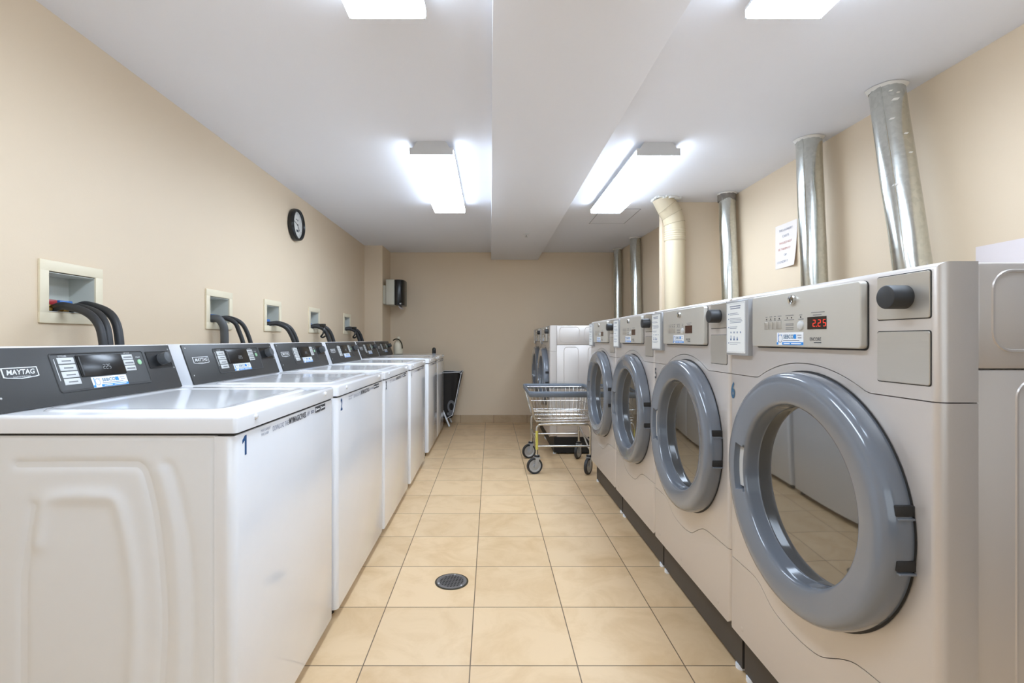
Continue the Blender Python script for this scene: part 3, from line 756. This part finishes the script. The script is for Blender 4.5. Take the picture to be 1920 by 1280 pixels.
    MB().lathe([(.197, -.003), (.17, -.0034), (.12, -.0042), (.06, -.005), (0, -.0053)], (0, -cu, cz), (1, 0, 0), 64).build('door_glass', 'glass', ring, ang=60).matrix_local = Matrix.Translation((0, -cu*(1-KY), cz*(1-KZ))) @ Matrix.Diagonal((1, KY, KZ, 1))
    for z in (.71, .618):
        dz = z-cz; rr = math.sqrt(.269**2-dz**2)*.281/.269*KY
        MB().box(-.031, .002, -cu-rr-.003, -cu-rr+.016, z-.009, z+.010, .002).build('hinge', 'gap', ring)
        MB().box(-.028, .002, -cu-rr-.005, -cu-rr+.015, z-.015, z-.011, .001).build('hinge_tab', 'slate', ring)
    MB().lathe([(.284, -.0012), (.283, -.0016), (.26, -.0016)], (0, -cu, cz), (1, 0, 0), 96).build('door_gasket', 'gap', r).matrix_local = Matrix.Translation((0, -cu*(1-KY), cz*(1-KZ))) @ Matrix.Diagonal((1, KY, KZ, 1))
    return r
D0 = make_dryer()
DRY = [  # front x, y of far edge, width, z offset, number
    (.714, 1.4627, .683, None, None, 'silver front-load machine marked with a blue 6, nearest the camera'),
    (.714, 2.137, .672, None, None, 'silver front-load machine marked with a dark 5, beside number 6'),
    (.714, 2.802, .663, None, None, 'silver front-load machine without a number, next beyond number 5'),
    (.714, 3.492, .688, None, None, 'silver front-load machine at the far end of the long right-hand row'),
    (.513, 4.960, .683, None, None, 'silver front-load machine of the rear pair, its embossed side facing the cart'),
    (.513, 5.645, .683, None, None, 'farthest silver front-load machine, closest to the back wall')]
marked = []
for i, (x, y, wd, a, b_, lab) in enumerate(DRY):
    o = D0 if i == 0 else copy_tree(D0)
    o.location = (x, y, 0); o.scale = (1, wd/DW, 1)
    tag(o, lab, 'tumble dryer', 'silver front-load machines')
    if i < 2: marked.append(o)
    if i > 0:
        for c in kids(o):
            if c.name.startswith('control_panel'):
                for q in kids(c):
                    if q.name.startswith('digits'): bpy.data.objects.remove(q)
                    elif q.name.startswith('display'):
                        q.data = q.data.copy(); q.data.materials[0] = M['led_back']
    if i >= 4:
        for c in kids(o):
            if c.name.startswith('base_plinth'):
                c.data = c.data.copy(); c.data.materials[0] = M['base_black']

text('number_decal', '6', (-.0005, -.020, .852), (0, -1, 0), (0, 0, 1), 'teal_blue', marked[0], w=.021, h=.050, bold=.03)
text('number_decal', '5', (-.0005, -.018, .855), (0, -1, 0), (0, 0, 1), 'dark_ink', marked[1], w=.020, h=.046, bold=.02)

# ------------------------------------------------------------------ vent ducts
def duct(p0, p1, rad, label, ragged=True, name='vent_duct'):
    p0, p1 = Vector(p0), Vector(p1)
    r = empty(name, p0, label, 'duct', 'galvanised vent ducts'); L = p1-p0; N = 60
    def f(u, v):
        a = 2*PI*u; t = v
        rr = rad*(1+.012*math.sin(3*a+9*t)+.010*math.sin(2*a-14*t)+.006*math.sin(5*a+23*t))
        return L*t+Vector((math.cos(a)*rr, math.sin(a)*rr, 0))
    MB().grid(f, 48, N, closed_u=True).build('pipe', 'galv', r, ang=50)
    # lock seam running up the pipe
    sa = math.radians(212)
    MB().tube([L*t+Vector((math.cos(sa)*rad*1.01, math.sin(sa)*rad*1.01, 0)) for t in [i/20 for i in range(21)]], .0022, 6).build('seam', 'galv', r)
    # ragged plaster hole edge at the ceiling
    g = MB(); n = 40
    def h(u, v):
        a = 2*PI*u; k = 1+.16*math.sin(5*a+rad*300)+.12*math.sin(9*a+2)+.06*math.sin(17*a)
        rr = rad*(1.0+.16*v*k) if v > 0 else rad*.99
        return L+Vector((math.cos(a)*rr, math.sin(a)*rr, -.010*(1-v)-.002-.006*abs(math.sin(7*a))*(1-v)))
    g.grid(h, n, 3, closed_u=True); g.build('torn_plaster', 'plaster', r, ang=20)
    gg = MB(); gg.lathe([(rad*.98, 0), (rad*1.06, -.0008), (rad*1.09, 0)], L+Vector((0, 0, -.001)), (0, 0, 1), 32); gg.build('hole_gap', 'gap', r)
    return r
def line(pt, pb, z0=.9):
    # pt at ceiling; pb at height zb -> extrapolate to z0
    pt, pb = Vector(pt), Vector(pb); t = (CZ-z0)/(CZ-pb.z); p0 = pt+(pb-pt)*t; p0.z = z0; return p0, Vector((pt.x, pt.y, CZ))
def D(pt, pb, rad, lab, z0=.9): a, b_ = line(pt, pb, z0); return duct(a, b_, rad, lab)
D((1.655, 2.05, CZ), (1.655, 1.925, 1.29), .062, 'nearest and widest galvanised duct, leaning, behind machine 6')
D((1.667, 2.57, CZ), (1.667, 2.525, 1.30), .060, 'galvanised duct in front of the paper notice')
D((1.70, 3.53, CZ), (1.70, 3.475, 1.30), .057, 'galvanised duct with torn tape at its top, right of the cream duct')
D((1.484, 5.04, CZ), (1.484, 4.99, 1.27), .052, 'right one of the two thin galvanised ducts near the back wall')
D((1.465, 5.665, CZ), (1.465, 5.64, 1.28), .046, 'left one of the two thin galvanised ducts, in the back corner')
for q in [o for o in bpy.data.objects if o.get('label', '').startswith('nearest and widest')]:
    Lq = Vector((1.655, 2.05, CZ))-q.location; rq = random.Random(5)
    for (aa, tt, sz) in ((250, .93, .011), (232, .86, .008), (268, .80, .007), (262, .955, .006), (240, .965, .006), (275, .73, .007), (215, .62, .009)):
        a = math.radians(aa); d = Vector((math.cos(a), math.sin(a), 0)); t_ = Vector((-d.y, d.x, 0)); c = Lq*tt+d*.0628
        MB().obox(c, t_*sz, Vector((0, 0, sz*.45))+t_*sz*.4, d*.0012, .0008).build('paint_fleck', 'plaster', q)
# tape band at the top of the third duct
mb = MB().lathe([(.0590, 0), (.0612, -.002), (.0608, -.05), (.0590, -.052)], (0, 0, 0), (0, 0, 1), 32)
o = mb.build('duct_tape', mat('grey_torn_tape', (120, 112, 104), .6, noise=.5, nscale=40, bump=.6, bscale=80)); 
for q in bpy.data.objects:
    if q.get('label', '').startswith('galvanised duct with torn'): o.parent = q; o.location = (Vector((1.70, 3.53, CZ-.006))-q.location)
# cream duct with elbow
r = empty('cream_vent_duct', (1.376, 3.66, .9), 'cream painted duct with an elbow turning into the ceiling', 'duct')
R_ = .0725
MB().cyl((0, 0, 0), (0, 0, .845), R_, 48).build('pipe', 'cream_pipe', r)
cl = MB(); pr = [(R_, .835), (R_+.003, .835)]
for i in range(5): z = .838+i*.016; pr += [(R_+.004, z), (R_+.004, z+.008), (R_+.0015, z+.011), (R_+.0015, z+.014)]
pr += [(R_+.003, .922), (R_, .922)]
cl.lathe(pr, (0, 0, 0), (0, 0, 1), 48).build('collar', 'cream_pipe', r, ang=25)
# segmented elbow: two mitred gores leaning left and up
def gore(c0, n0, r0, c1, n1, r1, nm):
    m_ = MB(); c0, c1 = Vector(c0), Vector(c1)
    def rg(c, n_, rr):
        n_ = Vector(n_).normalized(); a = Vector((0, 1, 0)); b_ = n_.cross(a).normalized(); return [c+(a*math.sin(t)+b_*math.cos(t))*rr for t in [2*PI*i/40 for i in range(40)]]
    A, B = rg(c0, n0, r0), rg(c1, n1, r1); va = [m_.bm.verts.new(p) for p in A]; vb = [m_.bm.verts.new(p) for p in B]
    for i in range(40): m_.bm.faces.new((va[i], va[(i+1) % 40], vb[(i+1) % 40], vb[i]))
    m_.build(nm, 'cream_pipe', r, ang=30)
gore((0, 0, .915), (0, 0, 1), R_, (-.004, 0, .965), (-.22, 0, 1), R_*1.02, 'elbow_gore')
gore((-.004, 0, .965), (-.22, 0, 1), R_*1.02, (-.022, 0, 1.03), (-.55, 0, 1), R_*1.04, 'elbow_gore')
gore((-.022, 0, 1.03), (-.55, 0, 1), R_*1.04, (-.062, -.01, 1.085), (-.8, 0, 1), R_*1.05, 'elbow_gore')
gore((-.062, -.01, 1.085), (-.8, 0, 1), R_*1.05, (-.098, -.015, 1.147), (-.3, 0, 1), R_*1.02, 'elbow_gore')
b = MB()
for (c, n_, rr) in (((-.004, 0, .965), (-.22, 0, 1), R_*1.035), ((-.022, 0, 1.03), (-.55, 0, 1), R_*1.05), ((-.062, -.01, 1.085), (-.8, 0, 1), R_*1.06)):
    n_ = Vector(n_).normalized(); a = Vector((0, 1, 0)); q = n_.cross(a).normalized()
    b.tube([Vector(c)+(a*math.sin(t)+q*math.cos(t))*rr for t in [2*PI*i/40 for i in range(40)]], .0016, 6, closed=True)
b.build('elbow_seam', mat('elbow_seam_tan', (176, 160, 132), .5), r)
g = MB(); rnd = random.Random(3)
for i in range(26):
    a = 2*PI*i/26; rr = R_*(1.05+.25*rnd.random()); c = Vector((-.07+math.cos(a)*rr*.95, -.01+math.sin(a)*rr*.85, 1.151-.012*rnd.random()))
    g.obox(c, (.012+.012*rnd.random(), .004, .003), (-.003, .012+.008*rnd.random(), .003), (.002, .002, .008), .002)
g.build('torn_plaster', 'plaster', r, ang=20)

# ------------------------------------------------------------------ paper signs
def paper(name, y0, y1, z0, z1, x, lean, m, label, lines=None, nrm=-1):
    r = empty(name, (x, (y0+y1)/2, z0), label, 'paper sign'); W_, H = y1-y0, z1-z0
    def f(u, v):
        curl = lean*(u**2)*(1-v)**2
        return Vector((-.0015-curl, W_/2-u*W_, v*H))
    MB().grid(f, 14, 14).build('sheet', m, r)
    if lines:
        for (t, v, w_, h_, mm) in lines:
            text('lettering', t, (-.0024-lean*.25*(1-v)**2-.0006, 0, v*H), (0, -1, 0), (0, 0, 1), mm, r, w=w_*W_, h=h_, extr=.0004)
    return r
paper('paper_sign', 2.835, 3.052, 1.435, 1.70, XR, .02, 'paper', 'portrait paper notice about laundry carts taped behind the second duct',
      [('THE LAUNDRY', .86, .62, .013, 'grey_ink'), ('CARTS', .72, .30, .013, 'grey_ink'), ('SHOULD NOT', .57, .58, .013, 'red_ink'), ('BE TAKEN OUT', .43, .66, .013, 'red_ink'), ('OF', .29, .12, .012, 'grey_ink'), ('LAUNDRY ROOM', .14, .72, .013, 'grey_ink')])
paper('paper_sign', 1.28, 1.792, .98, 1.338, XR, .0, 'paper_white', 'large pale blank paper sheet on the right wall at the picture edge')
p = paper('paper_sign', 5.22, 5.40, 1.13, 1.50, 1.541, .0, 'paper_white', 'small pale curled paper strip between the two thin ducts')
for c in kids(p):
    for v in c.data.vertices:
        t = min(1, v.co.z/.37); v.co.y *= (1-t)**1.2*.8+.12; v.co.x -= .01*(1-t)

# ------------------------------------------------------------------ clock
r = empty('wall_clock', (XL, 3.51, 1.82), 'round black-rimmed wall clock on the left wall', 'clock')
MB().lathe([(.105, 0), (.113, .002), (.115, .015), (.112, .034), (.108, .042), (.102, .044), (.097, .040), (.093, .030)], (0, 0, 0), (1, 0, 0), 64).build('rim', 'black', r)
MB().lathe([(0, .026), (.094, .026), (.095, .0255)], (0, 0, 0), (1, 0, 0), 64).build('dial', 'clock_face', r)
m_ = MB()
for i in range(12):
    a = 2*PI*i/12; d = Vector((0, math.sin(a), math.cos(a))); t_ = Vector((0, math.cos(a), -math.sin(a)))
    text_into(m_, str(i or 12), d*.078+Vector((.0265, 0, 0)), (0, 1, 0), (0, 0, 1), h=.012, extr=.0003)
m_.build('numerals', 'key_text', r, smooth=False, recalc=False)
def hand(deg, L, wd, nm):
    a = math.radians(deg); d = Vector((0, math.sin(a), math.cos(a))); t_ = Vector((0, math.cos(a), -math.sin(a)))
    MB().obox(Vector((.029, 0, 0))+d*L*.45, d*L*.55, t_*wd, (.0006, 0, 0)).build(nm, 'black', r, smooth=False)
hand(284, .085, .0016, 'minute_hand'); hand(141, .05, .0022, 'hour_hand')
MB().cyl((.026, 0, 0), (.031, 0, 0), .004, 12).build('hub', 'black', r)
m_ = MB(); m_.box(.0262, .0268, -.018, .018, -.050, -.034); m_.build('dial_window', 'dark_ink', r, smooth=False)
m_ = MB(); m_.box(.0262, .0268, -.028, -.008, .033, .039); m_.box(.0262, .0268, .0, .012, .028, .04); m_.build('dial_logo', 'dark_ink', r, smooth=False)

# ------------------------------------------------------------------ paper towel dispenser on the pillar
r = empty('towel_dispenser', (-1.209, 5.62, 1.39), 'grey and glossy black paper towel dispenser on the pillar side', 'dispenser')
MB().box(0, .036, -.115, .13, .012, .22, .005).build('mounting_plate', 'dispenser', r)
MB().box(.035, .135, -.145, .15, 0, .285, .012, 3).build('shell', 'dispenser', r)
cv = [(.135, -.145), (.17, -.148), (.205, -.138), (.228, -.105), (.236, -.04), (.236, .05), (.228, .11), (.205, .143), (.17, .152), (.135, .150)]
MB().prism([(x, y, -.006) for x, y in cv], (0, 0, .288), .006, 2).build('front_cover', 'black', r)
m_ = MB(); m_.cyl((.20, -.13, .01), (.20, -.155, .01), .018, 20, .003); b2 = m_.build('lever_wheel', 'black', r)
MB().cyl((.20, -.155, .012), (.20, -.1565, .012), .007, 14).build('lever_dot', 'white_text', b2)
m_ = MB(); m_.prism([(.155, -.06, -.005), (.165, .05, -.005), (.205, .05, -.04), (.185, -.05, -.045)], (.006, 0, .002)); m_.build('paper_towel', 'paper_white', r, smooth=False)

# ------------------------------------------------------------------ things on the far washer
r = empty('detergent_jug', (-1.018, 5.40, WZ+.0055), 'cream plastic jug with dark curved handle on the farthest washer', 'jug')
MB().lathe([(0, 0), (.045, 0), (.052, .008), (.053, .08), (.048, .11), (.034, .138), (.018, .152), (.016, .165), (0, .165)], (0, 0, 0), (0, 0, 1), 32).build('body', 'jug', r, ang=50)
MB().lathe([(.0175, .160), (.0175, .185), (.012, .190), (0, .190)], (0, 0, 0), (0, 0, 1), 20).build('cap', 'jug', r, ang=40)
MB().tube(smooth_path([(-.05, -.03, .150), (-.02, -.045, .163), (.015, -.05, .158), (.04, -.052, .13), (.052, -.054, .095), (.054, -.052, .06)], 6), .0065, 10).build('handle', 'dark_brown', r)
r = empty('small_bottle', (-.600, 5.19, WZ+.0055), 'small round-topped black bottle near the front edge of the farthest washer', 'bottle')
MB().lathe([(0, .012), (.019, .012), (.020, .02), (.020, .055), (.017, .066), (.010, .073), (0, .075)], (0, 0, 0), (0, 0, 1), 24).build('body', 'black', r, ang=50)
MB().lathe([(0, 0), (.019, 0), (.020, .002), (.020, .012), (0, .0125)], (0, 0, 0), (0, 0, 1), 24).build('base', 'frame_grey', r, ang=50)

# ------------------------------------------------------------------ folding hamper by the back wall
r = empty('laundry_hamper', (-.56, 5.725, 0), 'black fabric hamper with grey print on white folding legs by the back wall', 'hamper')
def bagf(u, v):
    a = 2*PI*u; c, s_ = math.cos(a), math.sin(a); e = .32
    sx = math.copysign(abs(c)**e, c); sy = math.copysign(abs(s_)**e, s_)
    wx = .115+(.232-.115)*v+.006*math.sin(9*a+5*v); wy = .10+(.17-.10)*v+.006*math.sin(7*a+3*v)
    return Vector((sx*wx, sy*wy, .10+.52*v+(.006*math.sin(4*a) if v > .95 else 0)))
m_ = MB(); m_.grid(bagf, 72, 24, closed_u=True); vs0 = [m_.bm.verts.new(bagf(i/72, 0)) for i in range(72)]; m_.bm.faces.new(vs0); m_.build('bag', 'bag', r, ang=50)
m_ = MB()
rim = [bagf(i/72, 1)*1 for i in range(72)]; m_.tube([p+Vector((0, 0, .004)) for p in rim], .0035, 8, closed=True); m_.build('rim', 'sticker', r)
for sy in (-1, 1):
    MB().tube([(-.20, sy*.12, .45), (.0, sy*.125, .22), (.09, sy*.14, .012)], .010, 10).build('leg', 'sticker', r)
    MB().tube([(.225, sy*.16, .62), (.125, sy*.12, .14), (.06, sy*.11, .10)], .004, 8).build('leg', 'sticker', r)
m_ = MB(); 
def ell(cx, cz_, rx, rz, r2, n=28):
    for i in range(n):
        a0, a1 = 2*PI*i/n, 2*PI*(i+1)/n
        q = [Vector((cx+math.cos(a)*rx*k_, -.17+.0+(.62-(cz_+math.sin(a)*rz*k_))*.135-.003, cz_+math.sin(a)*rz*k_)) for a, k_ in ((a0, 1), (a1, 1), (a1, r2), (a0, r2))]
        m_.bm.faces.new([m_.bm.verts.new(p) for p in q])
ell(.11, .235, .045, .075, .55); ell(.09, .15, .04, .018, .2)
m_.build('print', 'logo_grey', r, smooth=False)

# ------------------------------------------------------------------ floor drain
r = empty('floor_drain', (-.161, 2.026, 0), 'round slotted metal floor drain in the tiled aisle', 'drain')
MB().lathe([(.069, .0002), (.069, .0015), (.0625, .002), (.0615, .0004)], (0, 0, 0), (0, 0, 1), 48).build('frame', 'dark_brown', r)
MB().lathe([(0, .0012), (.0625, .0012)], (0, 0, 0), (0, 0, 1), 48).build('shadow_plate', 'void', r)
m_ = MB(); n = 9; rr = .062; hp = .0125
cells = []
import itertools
ca, sa_ = math.cos(math.radians(-9)), math.sin(math.radians(-9))
bb = m_.bm; stepn = hp
# grate: ring + bars both ways
N = 48; A = [bb.verts.new((math.cos(2*PI*i/N)*rr, math.sin(2*PI*i/N)*rr, .0028)) for i in range(N)]; B = [bb.verts.new((math.cos(2*PI*i/N)*.048, math.sin(2*PI*i/N)*.048, .0028)) for i in range(N)]
for i in range(N): bb.faces.new((A[i], A[(i+1) % N], B[(i+1) % N], B[i]))
for i in range(-4, 5):
    c = i*hp; 
    if abs(c) < .05:
        L_ = math.sqrt(.05**2-c*c)+.001
        m_.obox((ca*c, sa_*c, .0024), (ca*.0024, sa_*.0024, 0), (-sa_*L_, ca*L_, 0), (0, 0, .0004))
        m_.obox((-sa_*c, ca*c, .0024), (-sa_*.0024, ca*.0024, 0), (ca*L_, sa_*L_, 0), (0, 0, .0004))
m_.build('grate', 'iron', r, smooth=False)
m_ = MB(); 
for a in (80, 200, 320): m_.cyl((math.cos(math.radians(a))*.055, math.sin(math.radians(a))*.055, .002), (math.cos(math.radians(a))*.055, math.sin(math.radians(a))*.055, .0045), .0045, 12, .001)
m_.build('screws', 'screw', r)

# ------------------------------------------------------------------ wire laundry cart
r = empty('laundry_cart', (.53, 3.92, 0), 'chrome wire laundry cart with grey bumper and casters between the machine rows', 'laundry cart')
cx, cy = .53, 3.92
def L3(x, y, z): return Vector((x-cx, y-cy, z))
tx0, tx1, ty0, ty1, tz = .285, .80, 3.58, 4.23, .598
bx0, bx1, by0, by1, bz = .335, .765, 3.64, 4.14, .395
def ringpts(t, off=0):
    x0 = bx0+(tx0-bx0)*t-off; x1 = bx1+(tx1-bx1)*t+off; y0 = by0+(ty0-by0)*t-off; y1 = by1+(ty1-by1)*t+off; z = bz+(tz-bz)*t
    pts = rrect((x0+x1)/2, (y0+y1)/2, x1-x0, y1-y0, .04, 5); return [L3(a, b_, z) for a, b_ in pts]
# bumper rail
def rail(u, v):
    pts = ringpts(1.0); n = len(pts); i = int(round(u*n)) % n; p = pts[i]; c = Vector((0, 0, p.z)); d = Vector((p.x, p.y, 0)).normalized()
    prof = [(.010, .022), (.014, .014), (.010, -.012), (.002, -.020), (-.006, -.014), (-.006, .018), (.002, .024), (.010, .022)]
    a, h = prof[min(int(round(v*7)), 7)]; return p+d*a+Vector((0, 0, h))
bas = MB()
for t in (.0, .42, .98): bas.tube(ringpts(t), .0042 if t < .9 else .005, 8, closed=True)
bas.tube(ringpts(0.0, -.0), .004, 8, closed=True); bas.tube(ringpts(.1), .003, 6, closed=True)
for s_ in range(15):
    k_ = (s_+.5)/15
    bas.tube([L3(bx0+(bx1-bx0)*k_, by0, bz), L3(tx0+(tx1-tx0)*k_, ty0, tz)], .0016, 6)
    bas.tube([L3(bx0+(bx1-bx0)*k_, by1, bz), L3(tx0+(tx1-tx0)*k_, ty1, tz)], .0016, 6)
    bas.tube([L3(bx0, by0+(by1-by0)*k_, bz), L3(tx0, ty0+(ty1-ty0)*k_, tz)], .0016, 6)
    bas.tube([L3(bx1, by0+(by1-by0)*k_, bz), L3(tx1, ty0+(ty1-ty0)*k_, tz)], .0016, 6)
for s_ in range(12):
    k_ = (s_+.5)/12; bas.tube([L3(bx0+(bx1-bx0)*k_, by0, bz-.002), L3(bx0+(bx1-bx0)*k_, by1, bz-.002)], .0022, 6)
for k_ in (.33, .66): bas.tube([L3(bx0, by0+(by1-by0)*k_, bz-.005), L3(bx1, by0+(by1-by0)*k_, bz-.005)], .0035, 6)
bas.build('basket', 'chrome', r, ang=60)
MB().grid(rail, 24, 7, closed_u=True).build('bumper', 'bumper', r, ang=60)
# frame
fr = MB(); lx0, lx1, ly0, ly1 = .345, .745, 3.66, 4.14
for yy in (ly0, ly1):
    fr.tube(smooth_path([L3(lx0, yy, .13), L3(lx0, yy, .24), L3(lx0, yy, .33), L3(lx0+.012, yy, .358), L3(lx0+.04, yy, .368), L3(.55, yy, .369), L3(lx1-.04, yy, .368), L3(lx1-.012, yy, .358), L3(lx1, yy, .33), L3(lx1, yy, .24), L3(lx1, yy, .13)], 4), .0095, 12)
    fr.tube([L3(lx0, yy, .205), L3(lx1, yy, .205)], .007, 10)
for xx in (lx0, lx1): fr.tube([L3(xx, ly0, .24), L3(xx, ly1, .24)], .007, 10)
fr.tube([L3(lx1, ly1, .29), L3(lx1, ly0+.05, .17)], .007, 10)
fr.tube([L3(lx0, ly1, .23), L3(lx0, ly0+.05, .17)], .007, 10)
for yy in (ly0+.06, ly1-.06): fr.tube([L3(lx0, yy, .378), L3(lx1, yy, .378)], .006, 8)
fo = fr.build('frame', 'chrome', r, ang=60)
MB().tube([L3(lx0, ly0, .18), L3(lx0, ly0, .32)], .0104, 12).build('yellow_tape', 'yellow', fo)
def caster(x, y, ang):
    m_ = MB(); d = Vector((math.cos(ang), math.sin(ang), 0)); ax = Vector((-d.y, d.x, 0)); c = L3(x, y, .060)-d*.018
    q = c-ax*.014
    w_ = MB().lathe([(.046, -.010), (.057, -.012), (.060, -.008), (.060, .008), (.057, .012), (.046, .010)], c, ax, 36).build('wheel_tyre', 'tyre', r)
    MB().lathe([(0, -.012), (.012, -.012), (.014, -.008), (.034, -.007), (.038, -.010), (.047, -.010), (.047, .010), (.038, .010), (.034, .007), (.014, .008), (.012, .012), (0, .012)], c, ax, 36).build('wheel_hub', 'wheel', w_)
    for s_ in (-1, 1):
        pts = [c+ax*s_*.016+Vector((0, 0, -.008))-d*.008, c+ax*s_*.016+Vector((0, 0, -.008))+d*.008, c+ax*s_*.016+d*.036+Vector((0, 0, .062)), c+ax*s_*.016+d*.004+Vector((0, 0, .062))]
        m_.prism(pts, ax*s_*.003)
    top = c+d*.018+Vector((0, 0, .062)); m_.obox(top, d*.022, ax*.020, (0, 0, .003), .001)
    m_.cyl(top, top+Vector((0, 0, .02)), .012, 14)
    m_.build('caster_fork', 'wheel', r)
    MB().cyl(top+Vector((0, 0, .006)), top+Vector((0, 0, .018)), .021, 18, .003).build('caster_cap', 'tyre', r)
caster(lx0, ly0, .25); caster(lx0-.005, ly1, .35); caster(lx1, ly1, 1.0); caster(lx1-.01, ly0, 1.0)
